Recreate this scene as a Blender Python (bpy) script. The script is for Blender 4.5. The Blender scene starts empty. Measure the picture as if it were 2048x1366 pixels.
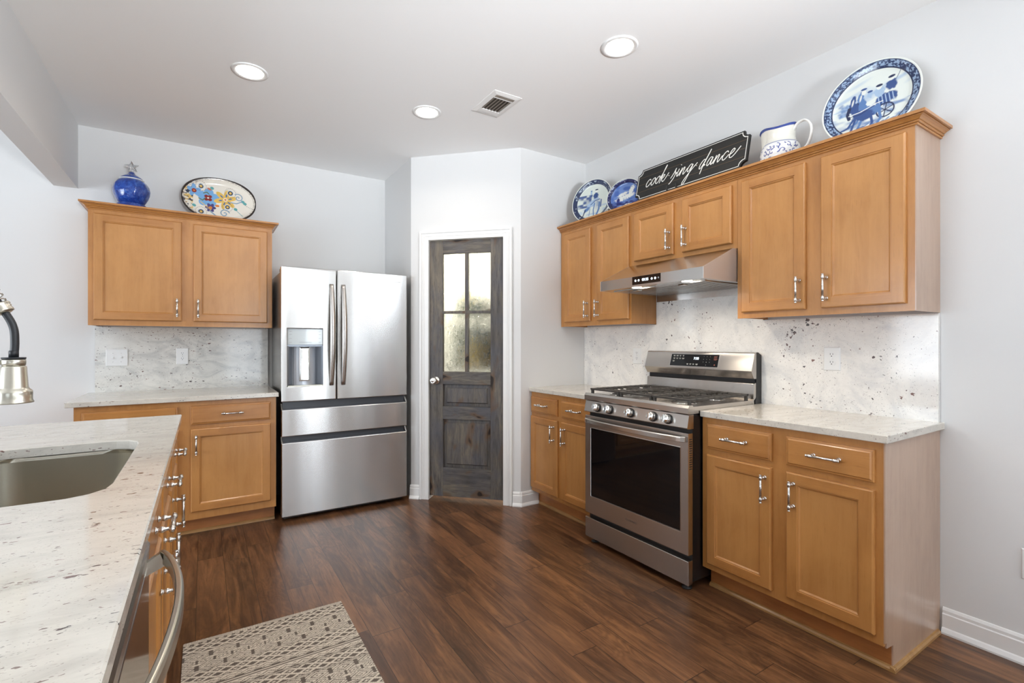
import bpy, math, random
import numpy as np
from mathutils import Matrix, Vector
random.seed(7)
S = bpy.context.scene
COL = S.collection
PI = math.pi
R = math.radians

# ------------------------------------------------------------------ camera
cam_data = bpy.data.cameras.new('camera')
cam_data.sensor_width = 36.0
cam_data.lens = 970.0 / 2048.0 * 36.0
cam_data.shift_y = 3.0 / 2048.0
cam_data.clip_start = 0.02
cam = bpy.data.objects.new('camera', cam_data)
cam.location = (0, 0, 1.26)
cam.rotation_euler = (R(90), 0, R(-32.48))
COL.objects.link(cam)
S.camera = cam

# ------------------------------------------------------------------ view and world
S.view_settings.view_transform = 'Standard'
S.view_settings.look = 'None'
S.view_settings.gamma = 1.0
S.view_settings.use_curve_mapping = False
S.view_settings.exposure = 0.02
S.cycles.use_denoising = True
S.cycles.max_bounces = 10
S.cycles.diffuse_bounces = 5
S.cycles.glossy_bounces = 5
S.cycles.transmission_bounces = 8
S.cycles.caustics_reflective = False
S.cycles.caustics_refractive = False
S.cycles.sample_clamp_indirect = 6.0
W = bpy.data.worlds.new('world')
S.world = W
W.use_nodes = True
W.node_tree.nodes['Background'].inputs[0].default_value = (0.75, 0.87, 1.0, 1)
W.node_tree.nodes['Background'].inputs[1].default_value = 1.5


def area(name, loc, rot, sx, sy, watts, col, spread=180, shape='RECTANGLE'):
    d = bpy.data.lights.new(name, 'AREA')
    d.shape = shape
    d.size = sx
    d.size_y = sy
    d.energy = watts
    d.color = col
    d.spread = R(spread)
    o = bpy.data.objects.new(name, d)
    o.location = loc
    o.rotation_euler = rot
    COL.objects.link(o)
    return o


DAY = (0.84, 0.92, 1.0)
FILL_COL = (0.90, 0.95, 1.0)
# daylight through the windows behind the camera and in the next room: level panels for the sky, plus
# added upward fill strips that brighten the ceiling and upper walls
for nm, loc, rz, sx, sy, up, level, tilt, spr in (('glass_door', (0.80, -3.10, 1.12), 0, 0.8, 2.0, 84, 22, 121, 60), ('narrow_window', (1.90, -3.10, 1.25), 0, 0.3, 1.7, 6, 20, 128, 74),
                                                  ('rear_window', (-2.4, -3.10, 1.45), 0, 2.0, 1.4, 10, 8, 132, 74), ('side_window', (2.64, -2.4, 1.45), R(90), 0.5, 1.4, 8, 16, 124, 74),
                                                  ('next_room', (-4.10, 1.6, 1.4), R(-90), 3.4, 1.7, 24, 135, 130, 74),
                                                  ('added_high_window', (2.66, -0.9, 2.42), R(90), 1.8, 0.36, 0, 55, 115, 74)):  # last entry: unseen high opening added to brighten header and back ceiling
    if up:
        area('ceiling_fill_' + nm, loc, (R(tilt), 0, rz), sx, 0.3, up, FILL_COL, spr)
    area('sky_light_' + nm, (loc[0] + 0.01 * math.sin(-rz), loc[1] + 0.01 * math.cos(rz), loc[2]), (R(90), 0, rz), sx, sy, level, DAY, 180)


# ------------------------------------------------------------------ colour and node helpers
def lin(c):
    return c / 12.92 if c <= 0.04045 else ((c + 0.055) / 1.055) ** 2.4


def rgb(r, g, b):
    return (lin(r / 255), lin(g / 255), lin(b / 255), 1.0)


class NT:
    def __init__(self, name):
        self.m = bpy.data.materials.new(name)
        self.m.use_nodes = True
        self.t = self.m.node_tree
        self.n = self.t.nodes
        self.b = self.n['Principled BSDF']

    def add(self, typ, **kw):
        n = self.n.new(typ)
        for k, v in kw.items():
            setattr(n, k, v)
        return n

    def link(self, a, b):
        self.t.links.new(a, b)

    def coord(self, scale=(1, 1, 1), rot=(0, 0, 0), rnd=True):
        tc = self.add('ShaderNodeTexCoord')
        src = tc.outputs['Object']
        if rnd:
            oi = self.add('ShaderNodeObjectInfo')
            mu = self.add('ShaderNodeMath', operation='MULTIPLY')
            self.link(oi.outputs['Random'], mu.inputs[0])
            mu.inputs[1].default_value = 17.0
            va = self.add('ShaderNodeVectorMath', operation='ADD')
            self.link(src, va.inputs[0])
            self.link(mu.outputs[0], va.inputs[1])
            src = va.outputs[0]
        mp = self.add('ShaderNodeMapping')
        mp.inputs['Scale'].default_value = scale
        mp.inputs['Rotation'].default_value = rot
        self.link(src, mp.inputs['Vector'])
        return mp.outputs[0]

    def noise(self, vec, scale=5, detail=4, rough=0.55, dist=0.0):
        n = self.add('ShaderNodeTexNoise')
        n.inputs['Scale'].default_value = scale
        n.inputs['Detail'].default_value = detail
        n.inputs['Roughness'].default_value = rough
        n.inputs['Distortion'].default_value = dist
        if vec is not None:
            self.link(vec, n.inputs['Vector'])
        return n.outputs['Fac']

    def ramp(self, fac, stops, interp='LINEAR'):
        r = self.add('ShaderNodeValToRGB')
        r.color_ramp.interpolation = interp
        e = r.color_ramp.elements
        while len(e) < len(stops):
            e.new(0.5)
        for el, (p, c) in zip(e, stops):
            el.position = p
            el.color = c if not isinstance(c, (int, float)) else (c, c, c, 1)
        self.link(fac, r.inputs[0])
        return r.outputs['Color']

    def mix(self, fac, a, b, mode='MIX'):
        x = self.add('ShaderNodeMix', data_type='RGBA', blend_type=mode)
        for v, i in ((fac, 0), (a, 6), (b, 7)):
            if hasattr(v, 'is_output') or hasattr(v, 'links'):
                self.link(v, x.inputs[i])
            else:
                x.inputs[i].default_value = v
        return x.outputs[2]

    def math(self, op, a, b=None, c=None):
        x = self.add('ShaderNodeMath', operation=op)
        for i, v in enumerate((a, b, c)):
            if v is None:
                continue
            if hasattr(v, 'links'):
                self.link(v, x.inputs[i])
            else:
                x.inputs[i].default_value = v
        return x.outputs[0]

    def bump(self, h, strength=0.2, dist=0.002):
        b = self.add('ShaderNodeBump')
        b.inputs['Strength'].default_value = strength
        b.inputs['Distance'].default_value = dist
        self.link(h, b.inputs['Height'])
        self.link(b.outputs[0], self.b.inputs['Normal'])

    def base(self, c):
        if hasattr(c, 'links'):
            self.link(c, self.b.inputs['Base Color'])
        else:
            self.b.inputs['Base Color'].default_value = c

    def set(self, **kw):
        for k, v in kw.items():
            i = self.b.inputs[k.replace('_', ' ')]
            if hasattr(v, 'links'):
                self.link(v, i)
            else:
                i.default_value = v


def plain(name, c, rough=0.5, metal=0.0, coat=0.0, **kw):
    t = NT(name)
    v = t.noise(t.coord(), 6, 3)
    dark = (c[0] * 0.93, c[1] * 0.93, c[2] * 0.93, 1)
    t.base(t.mix(v, dark, c))
    t.set(Roughness=rough, Metallic=metal, Coat_Weight=coat, **kw)
    return t.m


def wood(name, c1, c2, axis='z', rough=0.33, coat=0.35, fig=1.0):
    t = NT(name)
    sc = {'z': (9, 9, 0.8), 'x': (0.8, 9, 9), 'y': (9, 0.8, 9)}[axis]
    v = t.coord(sc)
    g = t.noise(v, 3.0, 7, 0.6, 0.5 * fig)
    blotch = t.noise(t.coord((2.2, 2.2, 1.4)), 2.2, 5, 0.6, 0.4)
    fine = t.noise(t.coord(tuple(s * 7 for s in sc)), 3.0, 3, 0.6)
    c = t.ramp(g, [(0.28, c2), (0.70, c1)])
    light = tuple(min(1, x * 1.18) for x in c1[:3]) + (1,)
    c = t.mix(t.ramp(blotch, [(0.35, 0.0), (0.72, 0.75)]), c, light)
    d = tuple(x * 0.74 for x in c2[:3]) + (1,)
    c = t.mix(t.ramp(fine, [(0.58, 0.0), (0.80, 0.35)]), c, d)
    t.base(c)
    t.set(Roughness=rough, Coat_Weight=coat, Coat_Roughness=0.18)
    t.bump(fine, 0.05, 0.001)
    return t.m


def granite(name, base, veins, rot=0.0, speck=1.0, streak=(1, 1, 1), warm=0.0):
    t = NT(name)
    v = t.coord(streak, (rot, 0, rot) if rot else (0, 0, 0), rnd=False)
    n1 = t.noise(v, 4.5, 8, 0.65, 1.4)
    n2 = t.noise(v, 22, 6, 0.7, 0.6)
    c = t.ramp(n1, [(0.30, veins), (0.52, base), (0.75, tuple(min(1, x * 1.06) for x in base[:3]) + (1,))])
    c = t.mix(t.ramp(n2, [(0.42, 0.0), (0.68, 0.30)]), c, tuple(x * 0.80 for x in base[:3]) + (1,))
    # mineral flecks: small dark grains gathered in loose trails
    nd = t.add('ShaderNodeTexNoise')
    nd.inputs['Scale'].default_value = 70
    t.link(v, nd.inputs['Vector'])
    sc = t.add('ShaderNodeVectorMath', operation='SCALE')
    t.link(nd.outputs['Color'], sc.inputs[0])
    sc.inputs['Scale'].default_value = 0.022
    dv = t.add('ShaderNodeVectorMath', operation='ADD')
    t.link(v, dv.inputs[0])
    t.link(sc.outputs[0], dv.inputs[1])
    clus = t.noise(v, 5.0, 4, 0.65, 0.8)
    hue = t.noise(v, 9, 2)
    fc = t.ramp(hue, [(0.42, rgb(62, 56, 58)), (0.62, rgb(120, 84, 78))])
    for scale, thr, amt in ((44, 0.925, 0.92), (80, 0.87, 0.75), (210, 0.82, 0.40)):
        vo = t.add('ShaderNodeTexVoronoi')
        vo.inputs['Scale'].default_value = scale
        t.link(dv.outputs[0], vo.inputs['Vector'])
        sp = t.add('ShaderNodeSeparateColor')
        t.link(vo.outputs['Color'], sp.inputs[0])
        pick = t.math('GREATER_THAN', t.math('ADD', t.math('MULTIPLY', sp.outputs[0], 0.50), t.math('MULTIPLY', clus, 0.80)), thr - 0.05 * speck)
        size = t.math('LESS_THAN', vo.outputs['Distance'], t.math('ADD', t.math('MULTIPLY', sp.outputs[1], 0.30), 0.10))
        c = t.mix(t.math('MULTIPLY', t.math('MULTIPLY', pick, size), amt), c, fc)
    t.base(c)
    t.set(Roughness=0.10, Specular_IOR_Level=0.55)
    return t.m


def steel(name, c=(0.60, 0.59, 0.575, 1), rough=0.20, aniso=0.9, scale=(1.2, 1.2, 260), rot=0.25, wave=0.0):
    t = NT(name)
    v = t.coord(scale)
    n = t.noise(v, 3.0, 3, 0.6)
    t.base(t.mix(n, tuple(x * 0.93 for x in c[:3]) + (1,), c))
    t.set(Metallic=1.0, Roughness=t.math('ADD', t.math('MULTIPLY', n, 0.03), rough - 0.015), Anisotropic=aniso, Anisotropic_Rotation=rot)
    if wave:
        t.bump(t.noise(t.coord((3.2, 3.2, 0.05)), 2.0, 1, 0.4), wave, 0.02)
    return t.m


def emit(name, c, s):
    t = NT(name)
    t.base((0.02, 0.02, 0.02, 1))
    t.set(Emission_Color=c, Emission_Strength=s)
    return t.m


def vcol(name, rough=0.3, coat=0.0, spec=0.5):
    t = NT(name)
    a = t.add('ShaderNodeVertexColor', layer_name='paint')
    t.base(a.outputs['Color'])
    t.set(Roughness=rough, Coat_Weight=coat, Specular_IOR_Level=spec)
    return t.m


# ------------------------------------------------------------------ materials
M = {}
M['wall'] = NT('wall_paint').m


def paint_wall(name, c, rough=0.75):
    t = NT(name)
    n = t.noise(t.coord((1, 1, 1), rnd=False), 180, 3, 0.6)
    t.base(t.mix(n, tuple(x * 0.985 for x in c[:3]) + (1,), c))
    t.set(Roughness=rough, Specular_IOR_Level=0.25)
    t.bump(n, 0.04, 0.001)
    return t.m


M['wall'] = paint_wall('wall_paint', (0.70, 0.70, 0.695, 1))
M['ceiling'] = paint_wall('ceiling_paint', (0.90, 0.90, 0.895, 1), 0.9)
M['trim'] = plain('white_trim_paint', (0.84, 0.835, 0.82, 1), 0.35)
M['wood'] = wood('honey_maple', rgb(180, 127, 70), rgb(160, 105, 51), 'z')
M['wood_h'] = wood('honey_maple_across', rgb(178, 124, 67), rgb(156, 100, 47), 'x')
M['wood_panel'] = wood('honey_maple_panel', rgb(183, 131, 74), rgb(167, 113, 58), 'z', fig=1.8)
M['wood_end'] = wood('maple_end_veneer', rgb(180, 152, 130), rgb(164, 134, 112), 'z', rough=0.30, coat=0.5)
M['wood_toe'] = wood('toe_board', rgb(172, 112, 62), rgb(146, 90, 46), 'x', rough=0.4)
M['wood_shoe'] = wood('shoe_strip', rgb(168, 128, 78), rgb(128, 88, 46), 'x', rough=0.45)
M['granite'] = granite('white_granite_slab', rgb(234, 231, 226), rgb(208, 207, 206), 0.0, 1.0)
M['granite_top'] = granite('white_granite_top', rgb(210, 204, 193), rgb(190, 184, 174), 0.0, 0.9, (0.9, 2.2, 2.2))
M['granite_left'] = granite('white_granite_left_splash', rgb(216, 214, 208), rgb(176, 176, 174), 0.55, 0.9, (1.0, 1, 1.9))
M['steel'] = steel('brushed_steel', wave=0.07)
M['steel_range'] = steel('brushed_steel_warm', (0.56, 0.53, 0.50, 1), 0.26, 0.7)
M['steel_side'] = steel('upright_brushed_steel', (0.72, 0.70, 0.69, 1), 0.42, 0.5, (260, 260, 1.2), 0.0)
M['steel_plain'] = plain('satin_steel', (0.62, 0.61, 0.59, 1), 0.22, 1.0)
M['steel_dark'] = plain('dark_steel', (0.30, 0.30, 0.31, 1), 0.25, 1.0)  # darker steel tone for the spray lever
M['steel_dw'] = steel('dishwasher_steel', (0.60, 0.585, 0.56, 1), 0.14, 0.4)
M['steel_sink'] = steel('sink_steel', (0.47, 0.44, 0.37, 1), 0.26, 0.6, (260, 1.2, 1.2), 0.0)
M['nickel'] = plain('brushed_nickel', (0.66, 0.64, 0.61, 1), 0.27, 1.0)
M['nickel_warm'] = plain('warm_nickel', (0.58, 0.55, 0.47, 1), 0.28, 1.0)
M['chrome'] = plain('chrome', (0.80, 0.80, 0.78, 1), 0.08, 1.0)
M['black'] = plain('black_enamel', (0.008, 0.008, 0.009, 1), 0.28)
M['black_glass'] = plain('black_glass', (0.004, 0.004, 0.005, 1), 0.04, Specular_IOR_Level=0.5)
M['black_matte'] = plain('black_iron', (0.018, 0.017, 0.016, 1), 0.5)
M['grate'] = plain('cast_iron_grate', (0.05, 0.045, 0.04, 1), 0.38)
M['dark_gray'] = plain('dark_gray_plastic', (0.06, 0.065, 0.075, 1), 0.25)
M['gray_plastic'] = plain('gray_plastic', (0.35, 0.37, 0.40, 1), 0.3)
M['rubber'] = plain('black_rubber_hose', (0.012, 0.013, 0.016, 1), 0.42)
M['white_plastic'] = plain('white_plastic', (0.80, 0.80, 0.79, 1), 0.3)
M['slot'] = plain('socket_slot', (0.03, 0.03, 0.03, 1), 0.6)
M['vent_white'] = plain('vent_enamel', (0.80, 0.79, 0.77, 1), 0.4)
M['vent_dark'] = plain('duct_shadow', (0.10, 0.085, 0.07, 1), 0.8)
M['led'] = emit('led_digits', (0.75, 0.88, 1, 1), 4.0)
M['led_dim'] = plain('panel_print', (0.32, 0.32, 0.30, 1), 0.5)
M['led_red'] = plain('panel_print_red', (0.22, 0.06, 0.04, 1), 0.5)
M['lamp'] = emit('lamp_lens', (1.0, 0.95, 0.86, 1), 16.0)
M['lamp_hood'] = emit('hood_lamp_lens', (1.0, 0.93, 0.80, 1), 14.0)
M['sign_black'] = wood('sign_black_board', rgb(24, 24, 22), rgb(13, 14, 13), 'x', rough=0.6, coat=0.0)
M['sign_white'] = plain('sign_white_paint', rgb(238, 236, 230), 0.55)
M['sign_tan'] = plain('sign_plank_seam', rgb(108, 86, 62), 0.7)
M['paint'] = vcol('glazed_china', 0.16, 0.3)
M['china_white'] = plain('white_china', (0.80, 0.79, 0.75, 1), 0.15)
M['rug'] = vcol('woven_rug', 0.95, 0.0, 0.1)
M['rug_edge'] = plain('rug_binding', rgb(178, 168, 150), 0.95)


def make_floor_mat():
    t = NT('hickory_planks')
    tc = t.add('ShaderNodeTexCoord')
    sep = t.add('ShaderNodeSeparateXYZ')
    t.link(tc.outputs['Object'], sep.inputs[0])
    x, y = sep.outputs[0], sep.outputs[1]
    wdt = 0.128
    px = t.math('DIVIDE', t.math('SUBTRACT', x, 0.100), wdt)
    ix = t.math('FLOOR', px)
    fx = t.math('FRACT', px)
    wn = t.add('ShaderNodeTexWhiteNoise', noise_dimensions='1D')
    t.link(ix, wn.inputs['W'])
    py = t.math('ADD', t.math('DIVIDE', y, 1.05), t.math('MULTIPLY', wn.outputs['Value'], 5.0))
    iy = t.math('FLOOR', py)
    fy = t.math('FRACT', py)
    wn2 = t.add('ShaderNodeTexWhiteNoise', noise_dimensions='2D')
    cb = t.add('ShaderNodeCombineXYZ')
    t.link(ix, cb.inputs[0])
    t.link(iy, cb.inputs[1])
    t.link(cb.outputs[0], wn2.inputs['Vector'])
    rv = wn2.outputs['Value']
    # grain, shifted per board
    off = t.add('ShaderNodeVectorMath', operation='ADD')
    sc = t.add('ShaderNodeVectorMath', operation='SCALE')
    t.link(wn2.outputs['Color'], sc.inputs[0])
    sc.inputs['Scale'].default_value = 30
    t.link(tc.outputs['Object'], off.inputs[0])
    t.link(sc.outputs[0], off.inputs[1])
    mp = t.add('ShaderNodeMapping')
    mp.inputs['Scale'].default_value = (7, 0.9, 7)
    t.link(off.outputs[0], mp.inputs['Vector'])
    g1 = t.noise(mp.outputs[0], 2.0, 8, 0.62, 1.6)
    mp2 = t.add('ShaderNodeMapping')
    mp2.inputs['Scale'].default_value = (60, 3.2, 60)
    t.link(off.outputs[0], mp2.inputs['Vector'])
    g2 = t.noise(mp2.outputs[0], 2.0, 5, 0.65, 0.6)
    mp3 = t.add('ShaderNodeMapping')
    mp3.inputs['Scale'].default_value = (3.2, 1.1, 3)
    t.link(off.outputs[0], mp3.inputs['Vector'])
    ring = t.noise(mp3.outputs[0], 1.5, 3, 0.5, 0.8)
    rings = t.math('SINE', t.math('MULTIPLY', ring, 120.0))
    cathedral = t.math('MULTIPLY', t.ramp(t.noise(mp3.outputs[0], 0.9, 2), [(0.48, 0.0), (0.60, 1.0)]), t.math('MULTIPLY', t.math('ADD', rings, 1.0), 0.5))
    c = t.ramp(g1, [(0.25, rgb(34, 20, 13)), (0.45, rgb(88, 57, 36)), (0.70, rgb(152, 106, 68))])
    tint = t.ramp(rv, [(0.0, rgb(56, 36, 25)), (0.5, rgb(94, 62, 41)), (1.0, rgb(134, 92, 60))])
    c = t.mix(0.42, c, tint)
    c = t.mix(t.ramp(g2, [(0.52, 0.0), (0.74, 0.6)]), c, rgb(36, 20, 13))
    c = t.mix(t.math('MULTIPLY', cathedral, 0.30), c, rgb(40, 22, 13))
    knot = t.noise(mp3.outputs[0], 2.6, 3, 0.5, 0.4)
    c = t.mix(t.ramp(knot, [(0.66, 0.0), (0.76, 0.7)]), c, rgb(30, 17, 12))
    ex = t.math('MINIMUM', fx, t.math('SUBTRACT', 1.0, fx))
    ey = t.math('MINIMUM', fy, t.math('SUBTRACT', 1.0, fy))
    seam = t.math('MAXIMUM', t.math('LESS_THAN', ex, 0.010), t.math('LESS_THAN', ey, 0.0016))
    c = t.mix(t.math('MULTIPLY', seam, 0.8), c, rgb(18, 10, 8))
    t.base(c)
    scrape = t.noise(mp3.outputs[0], 6, 3, 0.5, 1.0)
    t.set(Roughness=t.math('ADD', t.math('MULTIPLY', g2, 0.14), 0.24), Specular_IOR_Level=0.45)
    hh = t.math('SUBTRACT', t.math('ADD', t.math('MULTIPLY', g2, 0.35), scrape), t.math('MULTIPLY', seam, 1.5))
    t.bump(hh, 0.22, 0.003)
    return t.m


def make_barn_mat(name, axis):
    t = NT(name)
    sc = {'z': (8, 8, 0.9), 'x': (0.9, 8, 8)}[axis]
    g = t.noise(t.coord(sc), 2.6, 7, 0.62, 0.9)
    f = t.noise(t.coord(tuple(s * 6 for s in sc)), 2.5, 4, 0.6)
    b = t.noise(t.coord((2.2, 2.2, 2.2)), 2.0, 4, 0.6)
    k = t.noise(t.coord((5, 5, 2.4) if axis == 'z' else (2.4, 5, 5)), 1.6, 2, 0.5, 0.3)
    c = t.ramp(g, [(0.25, rgb(60, 57, 56)), (0.50, rgb(98, 92, 85)), (0.78, rgb(136, 124, 106))])
    c = t.mix(t.ramp(b, [(0.40, 0.0), (0.70, 0.7)]), c, rgb(80, 82, 92))
    c = t.mix(t.ramp(f, [(0.52, 0.0), (0.75, 0.6)]), c, rgb(52, 45, 42))
    c = t.mix(t.ramp(k, [(0.60, 0.0), (0.67, 0.75)]), c, rgb(96, 72, 52))
    c = t.mix(t.ramp(k, [(0.675, 0.0), (0.70, 0.95)]), c, rgb(32, 25, 22))
    t.base(c)
    t.set(Roughness=0.55, Specular_IOR_Level=0.3)
    t.bump(f, 0.12, 0.002)
    return t.m


def make_rain_glass():
    t = NT('rain_glass')
    v = t.coord((10, 10, 7), rnd=False)
    n = t.noise(v, 2.2, 3, 0.55, 3.2)
    w = t.math('SINE', t.math('MULTIPLY', n, 46.0))
    t.base((0.93, 0.96, 0.93, 1))
    t.set(Transmission_Weight=1.0, Roughness=0.07, IOR=1.32)
    t.bump(w, 0.40, 0.003)
    return t.m


def make_clear_glass(name, c):
    t = NT(name)
    n = t.noise(t.coord(), 9, 2)
    t.base(t.mix(n, tuple(x * 0.97 for x in c[:3]) + (1,), c))
    t.set(Transmission_Weight=1.0, Roughness=0.03, IOR=1.45)
    return t.m


def make_blue_glaze():
    t = NT('cobalt_crackle_glaze')
    n = t.noise(t.coord((1, 1, 1)), 45, 5, 0.7, 0.6)
    n2 = t.noise(t.coord((1, 1, 1)), 8, 3, 0.6)
    c = t.ramp(n, [(0.30, rgb(14, 34, 104)), (0.52, rgb(30, 72, 160)), (0.80, rgb(88, 134, 205))])
    c = t.mix(t.ramp(n2, [(0.45, 0.0), (0.7, 0.6)]), c, rgb(18, 44, 128))
    t.base(c)
    t.set(Roughness=0.12, Coat_Weight=0.6, Coat_Roughness=0.05)
    t.bump(n, 0.25, 0.002)
    return t.m


M['floor'] = make_floor_mat()
M['barn'] = make_barn_mat('gray_stained_alder', 'z')
M['barn_h'] = make_barn_mat('gray_stained_alder_rail', 'x')
M['rain'] = make_rain_glass()
M['glass'] = make_clear_glass('clear_glass', (0.95, 0.97, 0.98, 1))
M['blue'] = make_blue_glaze()


# ------------------------------------------------------------------ mesh helpers
class MB:
    def __init__(self, mtx=None):
        self.v, self.f, self.mi, self.sm = [], [], [], []
        self.mtx = mtx

    def add(self, verts, faces, mi=0, smooth=False):
        b = len(self.v)
        for p in verts:
            p = Vector(p)
            if self.mtx is not None:
                p = self.mtx @ p
            self.v.append(tuple(p))
        for f in faces:
            self.f.append(tuple(i + b for i in f))
            self.mi.append(mi)
            self.sm.append(smooth)
        return self

    def box(self, x0, x1, y0, y1, z0, z1, mi=0):
        v = [(x, y, z) for z in (z0, z1) for y in (y0, y1) for x in (x0, x1)]
        return self.add(v, [(0, 2, 3, 1), (4, 5, 7, 6), (0, 1, 5, 4), (2, 6, 7, 3), (0, 4, 6, 2), (1, 3, 7, 5)], mi)

    def prism(self, poly, axis, a, b, mi=0, smooth=False):
        # poly: 2-D outline in the two axes other than `axis`, in cyclic order
        def mk(p, t):
            return {'x': (t, p[0], p[1]), 'y': (p[0], t, p[1]), 'z': (p[0], p[1], t)}[axis]
        n = len(poly)
        v = [mk(p, a) for p in poly] + [mk(p, b) for p in poly]
        self.add(v, [(i, (i + 1) % n, n + (i + 1) % n, n + i) for i in range(n)], mi, smooth)
        self.add(v, [tuple(range(n - 1, -1, -1)), tuple(range(n, 2 * n))], mi)
        return self

    def lathe(self, prof, n=24, c=(0, 0, 0), axis='z', mi=0, smooth=True, rfun=None):
        v, f = [], []
        for (r, h) in prof:
            for k in range(n):
                a = 2 * PI * k / n
                rr = r * (rfun(a, h) if rfun else 1)
                p = (rr * math.cos(a), rr * math.sin(a), h)
                if axis == 'y':
                    p = (p[0], p[2], p[1])
                elif axis == 'x':
                    p = (p[2], p[0], p[1])
                v.append((p[0] + c[0], p[1] + c[1], p[2] + c[2]))
        m = len(prof)
        for i in range(m - 1):
            for k in range(n):
                f.append((i * n + k, i * n + (k + 1) % n, (i + 1) * n + (k + 1) % n, (i + 1) * n + k))
        self.add(v, f, mi, smooth)
        caps = []
        if prof[0][0] > 1e-6:
            caps.append(tuple(range(n - 1, -1, -1)))
        if prof[-1][0] > 1e-6:
            caps.append(tuple((m - 1) * n + k for k in range(n)))
        if caps:
            b = len(self.v) - len(v)
            for cpf in caps:
                self.f.append(tuple(i + b for i in cpf))
                self.mi.append(mi)
                self.sm.append(False)
        return self

    def tube(self, pts, r, n=10, mi=0, closed=False, flat=None, cap=True):
        pts = [Vector(p) for p in pts]
        m = len(pts)
        rs = r if isinstance(r, (list, tuple)) else [r] * m
        v, f = [], []
        up = None
        for i in range(m):
            a = pts[i - 1] if (i > 0 or closed) else pts[i]
            b = pts[(i + 1) % m] if (i < m - 1 or closed) else pts[i]
            t = (b - a).normalized()
            if up is None:
                up = Vector((0, 0, 1)) if abs(t.z) < 0.9 else Vector((1, 0, 0))
            s = t.cross(up)
            if s.length < 1e-5:
                s = t.cross(Vector((0, 1, 0)))
            s.normalize()
            up = s.cross(t).normalized()
            for k in range(n):
                q = 2 * PI * k / n
                k1, k2 = (flat if flat else (1, 1))
                v.append(tuple(pts[i] + s * math.cos(q) * rs[i] * k1 + up * math.sin(q) * rs[i] * k2))
        for i in range(m if closed else m - 1):
            j = (i + 1) % m
            for k in range(n):
                f.append((i * n + k, i * n + (k + 1) % n, j * n + (k + 1) % n, j * n + k))
        self.add(v, f, mi, True)
        if cap and not closed:
            b = len(self.v) - len(v)
            self.f += [tuple(b + k for k in range(n - 1, -1, -1)), tuple(b + (m - 1) * n + k for k in range(n))]
            self.mi += [mi, mi]
            self.sm += [False, False]
        return self

    def cyl(self, p0, p1, r, n=14, mi=0):
        return self.tube([p0, p1], r, n, mi)

    def loops(self, loops, mi=0, cap0=False, cap1=True, smooth=False):
        n = len(loops[0])
        v = [p for l in loops for p in l]
        f = []
        for i in range(len(loops) - 1):
            for k in range(n):
                f.append((i * n + k, i * n + (k + 1) % n, (i + 1) * n + (k + 1) % n, (i + 1) * n + k))
        if cap0:
            f.append(tuple(range(n - 1, -1, -1)))
        if cap1:
            f.append(tuple((len(loops) - 1) * n + k for k in range(n)))
        return self.add(v, f, mi, smooth)

    def mesh(self, name, mats):
        me = bpy.data.meshes.new(name)
        me.from_pydata(self.v, [], self.f)
        for m in mats:
            me.materials.append(m)
        me.polygons.foreach_set('material_index', self.mi)
        me.polygons.foreach_set('use_smooth', self.sm)
        me.update()
        import bmesh
        bm = bmesh.new()
        bm.from_mesh(me)
        bmesh.ops.recalc_face_normals(bm, faces=bm.faces)
        bm.to_mesh(me)
        bm.free()
        return me


def obj(name, mb, mats, parent=None, bevel=0.0, seg=2, label=None):
    if not isinstance(mats, (list, tuple)):
        mats = [mats]
    me = mb if isinstance(mb, bpy.types.Mesh) else mb.mesh(name, mats)
    o = bpy.data.objects.new(name, me)
    COL.objects.link(o)
    if parent is not None:
        o.parent = parent
    if bevel > 0:
        md = o.modifiers.new('edge', 'BEVEL')
        md.width = bevel
        md.segments = seg
        md.limit_method = 'ANGLE'
        md.angle_limit = R(40)
    if label:
        o['label'] = label
    return o


def tag(o, label, cat, group=None):
    o['label'] = label
    o['category'] = cat
    if group:
        o['group'] = group
    return o


def thing(name, label, cat, loc=(0, 0, 0), rotz=0.0, group=None, rotx=0.0):
    o = bpy.data.objects.new(name, None)
    o.empty_display_size = 0.1
    o.location = loc
    o.rotation_euler = (rotx, 0, rotz)
    COL.objects.link(o)
    return tag(o, label, cat, group)


def struct(name, mb, mats, parent=None, bevel=0.0):
    o = obj(name, mb, mats, parent, bevel)
    if parent is None:
        o['kind'] = 'structure'
    return o


def text(name, body, size, mat, parent, mtx, depth=0.0004, align='CENTER'):
    cu = bpy.data.curves.new('lettering', 'FONT')
    cu.body = body
    cu.size = size
    cu.align_x = align
    cu.align_y = 'CENTER'
    cu.extrude = depth
    tmp = bpy.data.objects.new('lettering', cu)
    COL.objects.link(tmp)
    dg = bpy.context.evaluated_depsgraph_get()
    dg.update()
    me = bpy.data.meshes.new_from_object(tmp.evaluated_get(dg))
    bpy.data.objects.remove(tmp)
    bpy.data.curves.remove(cu)
    me.transform(mtx)
    me.materials.clear()
    me.materials.append(mat)
    o = bpy.data.objects.new(name, me)
    COL.objects.link(o)
    o.parent = parent
    return o


def front(x, y, z):
    # places text so that it reads in local x, stands in local z and faces local -y
    return Matrix.Translation((x, y, z)) @ Matrix.Rotation(R(90), 4, 'X')


def smooth_path(pts, n=8):
    pts = [Vector(p) for p in pts]
    out = []
    m = len(pts)
    for i in range(m - 1):
        p0 = pts[max(i - 1, 0)]
        p1, p2 = pts[i], pts[i + 1]
        p3 = pts[min(i + 2, m - 1)]
        for k in range(n):
            t = k / n
            out.append(0.5 * ((2 * p1) + (p2 - p0) * t + (2 * p0 - 5 * p1 + 4 * p2 - p3) * t * t + (3 * p1 - p0 - 3 * p2 + p3) * t ** 3))
    out.append(pts[-1])
    return out

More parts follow.
